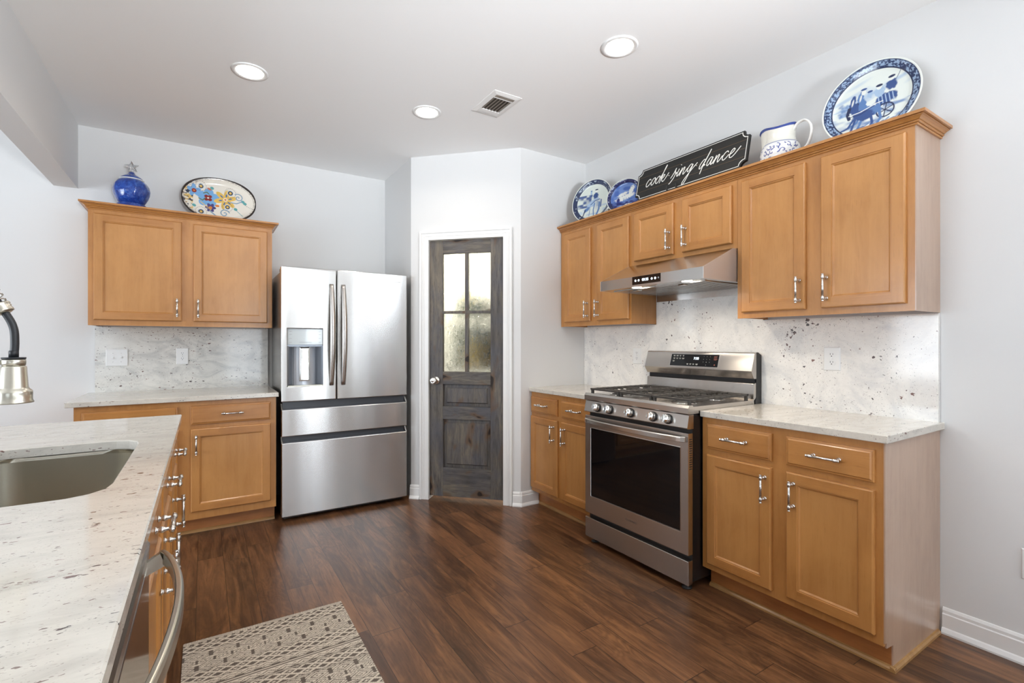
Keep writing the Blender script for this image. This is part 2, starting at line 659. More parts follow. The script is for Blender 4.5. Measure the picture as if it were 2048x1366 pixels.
# ------------------------------------------------------------------ the room
CE = 2.769            # ceiling height
XW, YB = 2.727, 4.44  # range wall, back wall
A3 = Vector((1.426, 3.77))
A4 = Vector((2.068, 3.122))
TH = math.atan2(A4.y - A3.y, A4.x - A3.x)
DL = (A4 - A3).length
DM = Matrix.Translation((A3.x, A3.y, 0)) @ Matrix.Rotation(TH, 4, 'Z')

struct('floor', MB().box(-4.2, 2.83, -3.2, 4.54, -0.08, 0.0), M['floor'])
struct('ceiling', MB().box(-4.3, 2.83, -3.3, 4.54, CE, CE + 0.1), M['ceiling'])
struct('wall_back', MB().box(-4.3, 2.83, YB, YB + 0.1, 0, CE), M['wall'])
w = MB()
w.box(XW, XW + 0.1, -2.1, YB, 0, 2.2).box(XW, XW + 0.1, 0.1, YB, 2.2, CE).box(XW, XW + 0.1, -2.1, -1.9, 2.2, CE).box(XW, XW + 0.1, -1.9, 0.1, 2.64, CE).box(XW, XW + 0.1, -3.2, -2.7, 0, CE)
w.box(XW, XW + 0.1, -2.7, -2.1, 0, 0.7).box(XW, XW + 0.1, -2.7, -2.1, 2.2, CE)
struct('wall_right', w, M['wall'])
struct('wall_pantry_left', MB().box(1.426, 1.526, 3.77, YB, 0, CE), M['wall'])
w = MB(DM)
w.box(0.0, 0.145, 0, 0.1, 0, CE).box(0.785, DL, 0, 0.1, 0, CE).box(0.145, 0.785, 0, 0.1, 2.10, CE)
struct('wall_pantry_door', w, M['wall'])
struct('wall_pantry_right', MB().prism([(2.068, 3.122), (XW, 3.122), (XW, 3.22), (2.13, 3.22)], 'z', 0, CE), M['wall'])
struct('wall_header', MB().box(-0.856, -0.730, -3.2, YB, 2.328, CE), M['wall'])
w = MB()
for x0, x1, z0, z1 in ((-4.3, -3.5, 0, CE), (-1.3, 0.35, 0, CE), (1.25, 1.70, 0, CE), (2.10, 2.83, 0, CE), (-3.5, -1.3, 0, 0.7), (-3.5, -1.3, 2.2, CE), (0.35, 1.25, 2.15, CE), (1.70, 2.10, 2.15, CE), (1.70, 2.10, 0, 0.35)):
    w.box(x0, x1, -3.3, -3.2, z0, z1)
struct('wall_rear', w, paint_wall('taupe_wall_paint', (0.40, 0.35, 0.29, 1)))
w = MB()
for y0, y1, z0, z1 in ((-3.2, -0.2, 0, CE), (3.4, YB, 0, CE), (-0.2, 3.4, 0, 0.5), (-0.2, 3.4, 2.3, CE)):
    w.box(-4.3, -4.2, y0, y1, z0, z1)
struct('wall_left', w, M['wall'])


def window(name, mtx, x0, x1, z0, z1, nx, nz):
    m = MB(mtx)
    f = 0.05
    m.box(x0, x0 + f, -0.03, 0.05, z0, z1).box(x1 - f, x1, -0.03, 0.05, z0, z1)
    m.box(x0, x1, -0.03, 0.05, z1 - f, z1).box(x0, x1, -0.03, 0.05, z0, z0 + f)
    for i in range(1, nx):
        c = x0 + (x1 - x0) * i / nx
        m.box(c - 0.012, c + 0.012, -0.02, 0.04, z0, z1)
    for i in range(1, nz):
        c = z0 + (z1 - z0) * i / nz
        m.box(x0, x1, -0.02, 0.04, c - 0.012, c + 0.012)
    return struct(name, m, M['trim'])


RW_ = Matrix.Translation((0, -3.06, 0))
w1 = window('window_1', RW_, 0.35, 1.25, 0.03, 2.15, 1, 5)
m = MB(RW_)
for k in range(44):
    z = 1.02 + k * 0.025
    m.add([(0.40, 0.040, z - 0.004), (1.20, 0.040, z - 0.004), (1.20, 0.058, z + 0.004), (0.40, 0.058, z + 0.004), (0.40, 0.040, z - 0.003), (1.20, 0.040, z - 0.003), (1.20, 0.058, z + 0.005), (0.40, 0.058, z + 0.005)],
          [(0, 3, 2, 1), (4, 5, 6, 7), (0, 1, 5, 4), (2, 3, 7, 6), (0, 4, 7, 3), (1, 2, 6, 5)])
b_ = obj('blinds', m, M['trim'], w1)
window('window_2', RW_, -3.5, -1.3, 0.7, 2.2, 2, 2)
window('window_3', Matrix.Translation((2.60, 0, 0)) @ Matrix.Rotation(R(90), 4, 'Z'), -2.7, -2.1, 0.7, 2.2, 1, 2)
window('window_4', Matrix.Translation((-4.06, 0, 0)) @ Matrix.Rotation(R(90), 4, 'Z'), -0.2, 3.4, 0.5, 2.3, 3, 2)
window('added_window', Matrix.Translation((2.62, 0, 0)) @ Matrix.Rotation(R(90), 4, 'Z'), -1.9, 0.1, 2.2, 2.64, 3, 1)  # unseen high opening, added only to carry extra fill light
window('window_5', RW_, 1.70, 2.10, 0.35, 2.15, 1, 2)
# unseen dark doors added on the range wall so the refrigerator reflects brown
d2_ = MB()
for y0, y1 in ((-1.95, -1.22), (-1.20, -0.47)):
    d2_.box(XW - 0.045, XW - 0.002, y0, y1, 0.01, 2.10)
    for z0, z1 in ((0.2, 0.95), (1.08, 1.95)):
        d2_.box(XW - 0.055, XW - 0.045, y0 + 0.12, y1 - 0.12, z0, z1)
struct('added_doors', d2_, wood('added_door_walnut', rgb(84, 58, 40), rgb(60, 40, 28), 'z', 0.45, 0.1), bevel=0.004)

# baseboards: stepped top bead and shoe
BB = [(0, 0), (0.026, 0), (0.026, 0.008), (0.018, 0.022), (0.013, 0.026), (0.013, 0.082), (0.009, 0.086), (0.009, 0.098), (0.004, 0.108), (0, 0.110)]


def baseboard(name, mtx, x0, x1):
    m = MB(mtx)
    m.prism([(-p[0], p[1]) for p in BB], 'x', x0, x1)
    return struct(name, m, M['trim'])


baseboard('baseboard_right', Matrix.Translation((XW, 0.776, 0)) @ Matrix.Rotation(R(-90), 4, 'Z'), 0.0, 1.24)
baseboard('baseboard_pantry_door', DM, -0.006, 0.078)
baseboard('baseboard_pantry_corner', DM, 0.850, DL + 0.012)
baseboard('baseboard_pantry_right', Matrix.Translation((2.058, 3.122, 0)), 0.0, 0.170)

# casing round the pantry door
t = MB(DM)
for x0, x1, z0, z1, ox0, ox1 in ((0.080, 0.156, 0, 2.158, 0.080, 0.098), (0.774, 0.845, 0, 2.158, 0.827, 0.845)):
    t.box(x0, x1, -0.013, 0, z0, z1)
    t.box(ox0, ox1, -0.021, -0.013, z0, z1)
t.box(0.156, 0.774, -0.013, 0, 2.086, 2.158)
t.box(0.098, 0.827, -0.021, -0.013, 2.140, 2.158)
for a, b in ((0.106, 0.110), (0.116, 0.122), (0.803, 0.809), (0.815, 0.819)):
    t.box(a, b, -0.016, -0.013, 0, 2.12)
t.box(0.12, 0.80, -0.016, -0.013, 2.113, 2.120)
t.box(0.145, 0.155, 0, 0.1, 0, 2.10).box(0.775, 0.785, 0, 0.1, 0, 2.10).box(0.145, 0.785, 0, 0.1, 2.087, 2.10)
struct('trim_1', t, M['trim'], bevel=0.002)

# pantry door of stained alder with four textured panes
door = bpy.data.objects.new('door_1', None)
door.matrix_world = DM
COL.objects.link(door)
door['kind'] = 'structure'
door['label'] = 'gray stained knotty wood pantry door with four textured panes'
DF, DB = 0.012, 0.047
for x0, x1 in ((0.158, 0.270), (0.667, 0.772)):
    obj('stile', MB().box(x0, x1, DF, DB, 0.03, 2.083), M['barn'], door, 0.002)
for z0, z1 in ((1.976, 2.083), (0.929, 1.030), (0.649, 0.752), (0.03, 0.259)):
    obj('rail', MB().box(0.270, 0.667, DF + 0.0005, DB, z0, z1), M['barn_h'], door, 0.002)
obj('muntin', MB().box(0.455, 0.483, DF + 0.003, DB, 1.03, 1.976).box(0.270, 0.667, DF + 0.002, DB, 1.496, 1.516), M['barn'], door, 0.001)
for z0, z1 in ((0.752, 0.929), (0.259, 0.649)):
    m = MB()
    def rc(i, y, z0=z0, z1=z1):
        return [(0.270 + i, y, z0 + i), (0.667 - i, y, z0 + i), (0.667 - i, y, z1 - i), (0.270 + i, y, z1 - i)]
    m.loops([rc(0, 0.040), rc(0.001, 0.034), rc(0.026, 0.031), rc(0.034, 0.020)], cap0=True)
    obj('panel', m, M['barn'], door)
for x0, x1 in ((0.270, 0.455), (0.483, 0.667)):
    for z0, z1 in ((1.03, 1.496), (1.516, 1.976)):
        obj('glass_pane', MB().box(x0, x1, 0.026, 0.031, z0, z1), M['rain'], door, label='textured rain glass pane')
m = MB()
m.lathe([(0.033, 0.0), (0.033, 0.004), (0.026, 0.010), (0.014, 0.016), (0.013, 0.030), (0.019, 0.038), (0.027, 0.048), (0.0285, 0.058), (0.026, 0.068), (0.017, 0.074), (0.016, 0.0735), (0.009, 0.071), (0.009, 0.076), (0.0, 0.077)], 32)
m2 = MB(Matrix.Translation((0.212, DF, 0.959)) @ Matrix.Rotation(R(90), 4, 'X'))
m2.add(m.v, m.f, 0, True)
obj('door_knob', m2, M['chrome'], door, label='polished round knob')
for z in (1.807, 1.035, 0.266):
    m = MB()
    for k in range(5):
        m.cyl((0.776, 0.006, z - 0.048 + k * 0.0195), (0.776, 0.006, z - 0.031 + k * 0.0195), 0.0065, 10)
    m.cyl((0.776, 0.006, z - 0.054), (0.776, 0.006, z + 0.054), 0.004, 8)
    obj('hinge', m, M['nickel'], door)

# ceiling lights
for i, (x, y, lab) in enumerate(((0.219, 3.056, 'round recessed ceiling light above the refrigerator side, left of the other two'),
                                 (1.233, 2.971, 'round recessed ceiling light closest to the ceiling vent and pantry door'),
                                 (1.787, 1.788, 'round recessed ceiling light nearest the range wall, right of the vent'))):
    L = thing('ceiling_light', lab, 'ceiling light', (x, y, CE), group='recessed ceiling lights')
    m = MB()
    m.lathe([(0.092, 0.0), (0.092, -0.004), (0.084, -0.007), (0.070, -0.005), (0.068, -0.001), (0.068, 0.0)], 40)
    obj('trim_ring', m, M['white_plastic'], L)
    obj('lens', MB().lathe([(0.0, -0.0035), (0.0685, -0.0035), (0.0685, -0.0005), (0.0, -0.0005)], 40), M['lamp'], L, label='glowing lens')
    a = area('can_glow', (x, y, CE - 0.012), (0, 0, 0), 0.12, 0.12, 4.0, (1.0, 0.88, 0.74), 150, 'DISK')

# ceiling vent
V = thing('ceiling_vent', 'white ceiling air vent with dark open louvers near the pantry door', 'vent', (1.562, 2.64, CE))
m = MB()
x0, x1, y0, y1 = -0.097, 0.097, -0.15, 0.15
hx, hy0, hy1 = 0.066, -0.118, 0.118
fr = [[(x0, y0, 0), (x1, y0, 0), (x1, y1, 0), (x0, y1, 0)], [(x0, y0, -0.003), (x1, y0, -0.003), (x1, y1, -0.003), (x0, y1, -0.003)],
      [(-hx - 0.008, hy0 - 0.008, -0.009), (hx + 0.008, hy0 - 0.008, -0.009), (hx + 0.008, hy1 + 0.008, -0.009), (-hx - 0.008, hy1 + 0.008, -0.009)],
      [(-hx, hy0, -0.009), (hx, hy0, -0.009), (hx, hy1, -0.009), (-hx, hy1, -0.009)], [(-hx, hy0, -0.001), (hx, hy0, -0.001), (hx, hy1, -0.001), (-hx, hy1, -0.001)]]
m.loops(fr, cap1=False)
m.box(-hx, hx, -0.090, -0.080, -0.009, -0.002).box(-hx, hx, 0.080, 0.120, -0.009, -0.002)
obj('frame', m, M['vent_white'], V)
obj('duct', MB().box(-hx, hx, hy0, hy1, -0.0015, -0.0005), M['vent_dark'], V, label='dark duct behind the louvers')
m = MB()
for k in range(6):
    c = -0.055 + k * 0.022
    m.add([(c - 0.007, -0.080, -0.0085), (c + 0.006, -0.080, -0.0025), (c + 0.006, 0.080, -0.0025), (c - 0.007, 0.080, -0.0085),
           (c - 0.006, -0.080, -0.0087), (c + 0.007, -0.080, -0.0027), (c + 0.007, 0.080, -0.0027), (c - 0.006, 0.080, -0.0087)],
          [(0, 1, 2, 3), (4, 7, 6, 5), (0, 3, 7, 4), (1, 5, 6, 2)])
for k in range(3):
    m.box(-hx, hx, -0.113 + k * 0.008, -0.109 + k * 0.008, -0.009, -0.002)
obj('louvers', m, plain('louver_taupe', (0.28, 0.24, 0.20, 1), 0.6), V)


# ------------------------------------------------------------------ cabinet kit
def rect(x0, x1, z0, z1, i, y):
    return [(x0 + i, y, z0 + i), (x1 - i, y, z0 + i), (x1 - i, y, z1 - i), (x0 + i, y, z1 - i)]


def door_mesh(x0, x1, z0, z1, rail=0.048):
    m = MB()
    e = 0.006
    m.loops([rect(x0, x1, z0, z1, 0, 0), rect(x0, x1, z0, z1, 0, -0.013), rect(x0, x1, z0, z1, 0.002, -0.0165), rect(x0, x1, z0, z1, e, -0.020)], cap0=True, cap1=False)
    y = -0.020
    for a, b in ((x0 + e, x0 + rail), (x1 - rail, x1 - e)):
        m.add([(a, y, z0 + e), (b, y, z0 + e), (b, y, z1 - e), (a, y, z1 - e)], [(0, 1, 2, 3)], 0)
    for a, b in ((z0 + e, z0 + rail), (z1 - rail, z1 - e)):
        m.add([(x0 + rail, y, a), (x1 - rail, y, a), (x1 - rail, y, b), (x0 + rail, y, b)], [(0, 1, 2, 3)], 1)
    m.loops([rect(x0, x1, z0, z1, rail, -0.020), rect(x0, x1, z0, z1, rail + 0.0015, -0.0165), rect(x0, x1, z0, z1, rail + 0.005, -0.0165), rect(x0, x1, z0, z1, rail + 0.011, -0.0105)], cap1=False)
    m.add(rect(x0, x1, z0, z1, rail + 0.011, -0.0105), [(0, 1, 2, 3)], 2)
    me = m.mesh('door', [M['wood'], M['wood_h'], M['wood_panel']])
    return me


def drawer_mesh(x0, x1, z0, z1):
    m = MB()
    m.loops([rect(x0, x1, z0, z1, 0, 0), rect(x0, x1, z0, z1, 0, -0.012), rect(x0, x1, z0, z1, 0.003, -0.0145), rect(x0, x1, z0, z1, 0.008, -0.0150), rect(x0, x1, z0, z1, 0.013, -0.020)], cap0=True, cap1=True)
    return m.mesh('drawer', [M['wood_h']])


def pull_mesh():
    m = MB()
    for s in (-1, 1):
        z = 0.048 * s
        mm = MB()
        mm.lathe([(0.0085, 0.0), (0.0085, 0.003), (0.0055, 0.005), (0.0050, 0.008), (0.0078, 0.012), (0.0082, 0.0155), (0.0070, 0.019), (0.0045, 0.022), (0.0045, 0.036)], 14)
        mt = Matrix.Translation((0, 0, z)) @ Matrix.Rotation(R(90), 4, 'X')
        q = MB(mt)
        q.add(mm.v, mm.f, 0, True)
        m.add(q.v, q.f, 0, True)
        m.lathe([(0.0, z * 1.0 + s * 0.0155), (0.0062, z + s * 0.0155), (0.0068, z + s * 0.013), (0.0045, z + s * 0.011), (0.0060, z + s * 0.008), (0.0078, z + s * 0.003), (0.0078, z - s * 0.004), (0.0055, z - s * 0.009)], 14, (0, -0.036, 0))
    m.cyl((0, -0.036, -0.046), (0, -0.036, 0.046), 0.0052, 12)
    return m.mesh('pull_handle', [M['nickel']])


PULL = pull_mesh()


def pull(parent, x, z, vertical=True, y=-0.020):
    o = obj('handle', PULL, M['nickel'], parent)
    o.location = (x, y, z)
    if not vertical:
        o.rotation_euler = (0, R(90), 0)
    return o


def fronts(root, doors, drawers):
    for d in doors:
        x0, x1, z0, z1, hx, hz = d
        o = obj('door', door_mesh(x0, x1, z0, z1), [], root)
        if hx is not None:
            pull(o, hx, hz)
    for d in drawers:
        x0, x1, z0, z1 = d[:4]
        o = obj('drawer', drawer_mesh(x0, x1, z0, z1), [], root)
        if len(d) == 4:
            pull(o, (x0 + x1) / 2, (z0 + z1) / 2 + 0.003, False)


def frame_front(m, x0, x1, z0, z1, doors):
    # face frame: one slab, plus a hairline joint where stile meets rail is left to the grain
    m.box(x0, x1, 0.0, 0.019, z0, z1)
    return m


def base_cabinet(label, org, rotz, wd, dp, doors, drawers, recess=0.075, end=None, shoe=True, group=None, shoe_x=None):
    r = thing('base_cabinet', label, 'cabinet', (org[0], org[1], 0), rotz, group)
    pr = [(0, 0.112), (0, 0.884), (dp, 0.884), (dp, 0), (recess, 0), (recess, 0.112)]
    obj('carcass', MB().prism(pr, 'x', 0, wd), M['wood'], r)
    obj('toe_kick', MB().box(0.0, wd, recess - 0.006, recess, 0, 0.110), M['wood_toe'], r)
    if shoe:
        s = MB()
        s.prism([(recess - 0.006, 0), (recess - 0.022, 0), (recess - 0.021, 0.008), (recess - 0.015, 0.015), (recess - 0.006, 0.018)], 'x', 0, wd + (0.016 if end else 0))
        if end:
            s.prism([(wd, 0), (wd + 0.018, 0), (wd + 0.017, 0.009), (wd + 0.012, 0.016), (wd, 0.019)], 'y', recess - 0.022, dp - 0.03)
        obj('shoe_strip', s, M['wood_shoe'], r)
    if end:
        e = [(-0.001, 0.125), (-0.001, 0.884), (dp, 0.884), (dp, 0), (recess - 0.006, 0), (recess - 0.006, 0.098), (0.012, 0.104), (0.012, 0.125)]
        obj('end_panel', MB().prism(e, 'x', wd, wd + 0.005), M['wood_end'], r, label='pale veneered end panel')
    fronts(r, doors, drawers)
    return r


def wall_cabinet(label, org, rotz, wd, dp, z0, z1, doors, end=None, group=None):
    r = thing('wall_cabinet', label, 'cabinet', (org[0], org[1], 0), rotz, group)
    m = MB()
    # open-bottomed box: the face frame hangs a little below the floor panel
    m.box(0, wd, 0.0, 0.019, z0, z1)
    m.box(0, 0.016, 0.019, dp, z0 + 0.002, z1).box(wd - 0.016, wd, 0.019, dp, z0 + 0.002, z1)
    m.box(0.016, wd - 0.016, 0.019, dp, z0 + 0.016, z0 + 0.030).box(0.016, wd - 0.016, 0.019, dp, z1 - 0.016, z1)
    obj('carcass', m, M['wood'], r)
    if end:
        obj('end_panel', MB().box(wd, wd + 0.004, 0.0, dp, z0, z1 - 0.012), M['wood_end'], r, label='pale veneered end panel')
    fronts(r, doors, [])
    return r


# crown moulding, swept with mitred corners
CROWN = [(0.0, 0.0), (0.006, 0.0), (0.008, 0.003), (0.008, 0.006), (0.003, 0.0075), (0.011, 0.009), (0.0145, 0.012), (0.0145, 0.0145), (0.009, 0.016), (0.016, 0.0185), (0.021, 0.0235), (0.028, 0.0275), (0.0335, 0.029), (0.0335, 0.031), (0.026, 0.0325), (0.042, 0.033), (0.042, 0.045), (0.0, 0.045)]


def crown(label, z, corner_fn, k=1.0):
    # corner_fn(o) gives the plan outline at outward offset o
    loops = []
    n = len(corner_fn(0))
    m = MB()
    for i in range(n):
        loops.append([corner_fn(o * k)[i] + (z + h,) for o, h in CROWN])
    m.loops(loops, cap0=True, cap1=True)
    o = obj('crown_molding', m, M['wood_h'])
    return tag(o, label, 'molding')


# ------------------------------------------------------------------ left run against the back wall
YL = 4.135
wall_cabinet('honey maple two-door wall cabinet left of the refrigerator under the blue jar', (-0.632, YL), 0, 1.078, YB - YL, 1.376, 2.145,
             [(0.029, 0.505, 1.412, 2.108, 0.479, 1.503), (0.573, 1.044, 1.412, 2.106, 0.602, 1.503)])
crown('honey maple crown molding along the top of the left wall cabinet', 2.134,
      lambda o: [(-0.632 - o, YB), (-0.632 - o, YL - o), (0.446 + o, YL - o), (0.446 + o, YB)])
YF = 3.77
base_cabinet('honey maple base cabinet between the sink island and the refrigerator', (-0.640, YF), 0, 1.072, YB - YF - 0.002,
             [(0.037, 0.503, 0.163, 0.702, 0.475, 0.602), (0.571, 1.038, 0.163, 0.702, 0.602, 0.602)],
             [(0.037, 0.503, 0.730, 0.850), (0.571, 1.038, 0.730, 0.852)], recess=0.10)
o = obj('countertop', MB().box(-0.676, 0.446, 3.738, YB, 0.884, 0.914), M['granite_top'], bevel=0.003)
tag(o, 'speckled white granite countertop left of the refrigerator', 'countertop')
o = obj('backsplash', MB().box(-0.638, 0.446, 4.420, YB - 0.0015, 0.914, 1.376), M['granite_left'])
tag(o, 'veined white granite backsplash under the left wall cabinet', 'backsplash')

# ------------------------------------------------------------------ right run along the range wall
XF, XU = 2.168, 2.461
RZ = R(-90)
DU = XW - XU
wall_cabinet('tall honey maple two-door wall cabinet at the pantry corner', (XU, 3.118), RZ, 0.767, DU, 1.391, 2.165,
             [(0.058, 0.365, 1.425, 2.128, 0.341, 1.513), (0.439, 0.754, 1.425, 2.128, 0.457, 1.513)])
wall_cabinet('short honey maple two-door wall cabinet above the range hood', (XU, 2.350), RZ, 0.777, DU, 1.778, 2.165,
             [(0.036, 0.359, 1.808, 2.128, 0.333, 1.900), (0.424, 0.749, 1.808, 2.128, 0.453, 1.900)])
wall_cabinet('large honey maple two-door wall cabinet under the big blue plate', (XU, 1.572), RZ, 0.782, DU, 1.393, 2.165,
             [(0.030, 0.359, 1.424, 2.131, 0.335, 1.516), (0.428, 0.755, 1.424, 2.133, 0.456, 1.516)], end=True)
crown('honey maple crown molding along the three range-wall cabinets', 2.153,
      lambda o: [(XU - o, 3.121), (XU - o, 0.786 - o), (XW, 0.786 - o)])
base_cabinet('honey maple base cabinet left of the range by the pantry wall', (XF, 3.118), RZ, 0.746, XW - XF - 0.002,
             [(0.010, 0.343, 0.143, 0.697, 0.307, 0.600), (0.390, 0.720, 0.143, 0.697, 0.434, 0.600)],
             [(0.010, 0.340, 0.726, 0.848), (0.388, 0.720, 0.726, 0.850)])
base_cabinet('honey maple base cabinet right of the range with a pale end panel', (XF, 1.578), RZ, 0.787, XW - XF - 0.002,
             [(0.033, 0.364, 0.144, 0.697, 0.339, 0.604), (0.430, 0.761, 0.147, 0.698, 0.464, 0.604)],
             [(0.031, 0.365, 0.727, 0.852), (0.429, 0.761, 0.727, 0.852)], end=True)
o = obj('countertop', MB().box(2.143, XW, 2.368, 3.121, 0.884, 0.914), M['granite_top'], bevel=0.003)
tag(o, 'short white granite countertop between the range and the pantry wall', 'countertop')
o = obj('countertop', MB().box(2.143, XW, 0.770, 1.577, 0.884, 0.914), M['granite_top'], bevel=0.003)
tag(o, 'white granite countertop right of the range', 'countertop')
o = obj('backsplash', MB().prism([(0.786, 0.914), (3.1195, 0.914), (3.1195, 1.391), (2.349, 1.391), (2.349, 1.640), (1.573, 1.640), (1.573, 1.391), (0.786, 1.391)], 'x', 2.707, XW - 0.0015), M['granite'])
tag(o, 'speckled white granite backsplash behind the range', 'backsplash')

# ------------------------------------------------------------------ wall plates
def wall_plate(label, cat, mtx_loc, rotz, w, h, kind):
    r = thing('outlet' if cat == 'outlet' else 'light_switch', label, cat, mtx_loc, rotz)
    m = MB()
    m.loops([rect(-w / 2, w / 2, -h / 2, h / 2, 0, 0), rect(-w / 2, w / 2, -h / 2, h / 2, 0, -0.002), rect(-w / 2, w / 2, -h / 2, h / 2, 0.004, -0.006)], cap0=True)
    obj('plate', m, M['white_plastic'], r)
    if kind == 'outlet':
        for dz in (0.020, -0.020):
            s = MB()
            pts = [(0.0165 * math.cos(a) * 1.05, max(-0.0125, min(0.0125, 0.0165 * math.sin(a)))) for a in [2 * PI * k / 24 for k in range(24)]]
            s.prism([(p[0], p[1] + dz) for p in pts], 'y', -0.0075, -0.006)
            sock = obj('socket', s, M['white_plastic'], r)
            q = MB()
            q.box(-0.0072, -0.0050, -0.0079, -0.0075, dz + 0.000, dz + 0.009).box(0.0050, 0.0072, -0.0079, -0.0075, dz + 0.001, dz + 0.008)
            q.lathe([(0.0026, -0.0079), (0.0026, -0.0075)], 12, (0, 0, dz - 0.006), 'y')
            obj('slots', q, M['slot'], sock)
        obj('screw', MB().lathe([(0.0025, -0.0070), (0.0025, -0.006)], 10, (0, 0, 0), 'y'), M['nickel'], r)
    else:
        for dx in (-0.023, 0.023):
            up = 1 if dx > 0 else -1
            q = MB().box(dx - 0.006, dx + 0.006, -0.0070, -0.006, -0.013, 0.013)
            q.prism([(-0.006, -0.006), (-0.013, 0.004 * up - 0.003), (-0.013, 0.004 * up + 0.003), (-0.006, 0.006)], 'x', dx - 0.004, dx + 0.004)
            obj('toggle', q, M['white_plastic'], r)
            for dz in (-0.030, 0.030):
                obj('screw', MB().lathe([(0.0022, -0.0070), (0.0022, -0.006)], 10, (dx, 0, dz), 'y'), M['nickel'], r)
    return r


wall_plate('white double light switch plate on the left backsplash', 'light switch', (-0.517, 4.420, 1.156), 0, 0.124, 0.122, 'switch')
wall_plate('white outlet on the left backsplash near the double switch', 'outlet', (-0.132, 4.420, 1.161), 0, 0.076, 0.124, 'outlet')
wall_plate('white outlet left of the range control panel', 'outlet', (2.707, 2.526, 1.166), RZ, 0.080, 0.120, 'outlet')
wall_plate('white outlet right of the range above the countertop', 'outlet', (2.707, 1.210, 1.179), RZ, 0.078, 0.120, 'outlet')
wall_plate('white outlet low on the bare right wall at the picture edge', 'outlet', (XW, 0.498, 0.391), RZ, 0.076, 0.120, 'outlet')

# ------------------------------------------------------------------ island with sink
XI, RI = -0.122, R(90)
IG = 'island cabinets'
base_cabinet('honey maple island cabinet at the far end, beyond the sink cabinet', (XI, 2.229), RI, 0.571, 0.58,
             [(0.030, 0.541, 0.145, 0.697, 0.072, 0.600)], [(0.030, 0.541, 0.727, 0.852)])
r = base_cabinet('honey maple island sink cabinet beside the dishwasher', (XI, 1.313), RI, 0.915, 0.58,
                 [(0.030, 0.430, 0.145, 0.697, 0.383, 0.600), (0.485, 0.885, 0.145, 0.697, 0.532, 0.600)],
                 [(0.030, 0.430, 0.727, 0.852), (0.485, 0.885, 0.727, 0.852)])
# the sink cabinet is hollow above so that the bowl hangs in it
for c in r.children:
    if c.name.startswith('carcass'):
        m = MB()
        pr = [(0, 0.112), (0, 0.62), (0.58, 0.62), (0.58, 0), (0.075, 0), (0.075, 0.112)]
        m.prism(pr, 'x', 0, 0.915)
        m.box(0, 0.915, 0, 0.019, 0.62, 0.884).box(0, 0.018, 0.019, 0.58, 0.62, 0.884).box(0.906, 0.915, 0.019, 0.58, 0.62, 0.884).box(0.018, 0.906, 0.562, 0.58, 0.62, 0.884)
        c.data = m.mesh('carcass', [M['wood']])
base_cabinet('honey maple island cabinet on the near side of the dishwasher', (XI, -0.30), RI, 0.995, 0.58,
             [(0.030, 0.965, 0.145, 0.697, 0.90, 0.600)], [(0.030, 0.965, 0.727, 0.852)])


def rrect(cx, cy, hx, hy, r, z, n=64):
    pts = []
    for k in range(n):
        a = 2 * PI * (k + 0.5) / n
        # superellipse-free rounded rectangle by ray marching on angle
        c, s = math.cos(a), math.sin(a)
        t = min(hx / abs(c) if abs(c) > 1e-9 else 1e9, hy / abs(s) if abs(s) > 1e-9 else 1e9)
        x, y = c * t, s * t
        qx, qy = hx - r, hy - r
        if abs(x) > qx and abs(y) > qy:
            # intersect with the corner circle
            ox, oy = math.copysign(qx, x), math.copysign(qy, y)
            b = c * ox + s * oy
            d = b * b - (ox * ox + oy * oy - r * r)
            t = b + math.sqrt(max(d, 0))
            x, y = c * t, s * t
        pts.append((cx + x, cy + y, z))
    return pts


SX, SY, SHX, SHY = -0.395, 1.822, 0.205, 0.381
top = MB()
ox0, ox1, oy0, oy1 = -1.05, -0.088, -0.33, 2.842
inner = rrect(SX, SY, SHX, SHY, 0.085, 0.914)
outer = []
angs = []
for p in inner:
    dx, dy = p[0] - SX, p[1] - SY
    t = min(((ox1 - SX) / dx) if dx > 0 else ((ox0 - SX) / dx), ((oy1 - SY) / dy) if dy > 0 else ((oy0 - SY) / dy))
    outer.append([SX + dx * t, SY + dy * t, 0.914])
for cx, cy in ((ox0, oy0), (ox0, oy1), (ox1, oy0), (ox1, oy1)):
    j = min(range(len(outer)), key=lambda k: (outer[k][0] - cx) ** 2 + (outer[k][1] - cy) ** 2)
    outer[j][0], outer[j][1] = cx, cy


def dz(l, z):
    return [(p[0], p[1], z) for p in l]


def grow(l, g):
    return [(p[0] + (g if abs(p[0] - ox1) < 1e-6 else -g if abs(p[0] - ox0) < 1e-6 else 0), p[1] + (g if abs(p[1] - oy1) < 1e-6 else -g if abs(p[1] - oy0) < 1e-6 else 0), p[2]) for p in l]


inner_w = rrect(SX, SY, SHX + 0.0025, SHY + 0.0025, 0.087, 0.914)
top.loops([inner_w, grow(outer, -0.003), dz(outer, 0.911), dz(outer, 0.887), grow(dz(outer, 0.884), -0.003), dz(inner, 0.884), dz(inner, 0.9115), inner_w], cap1=False)
o = obj('countertop', top, M['granite_top'])
tag(o, 'long white granite island countertop with the sink cutout', 'countertop')

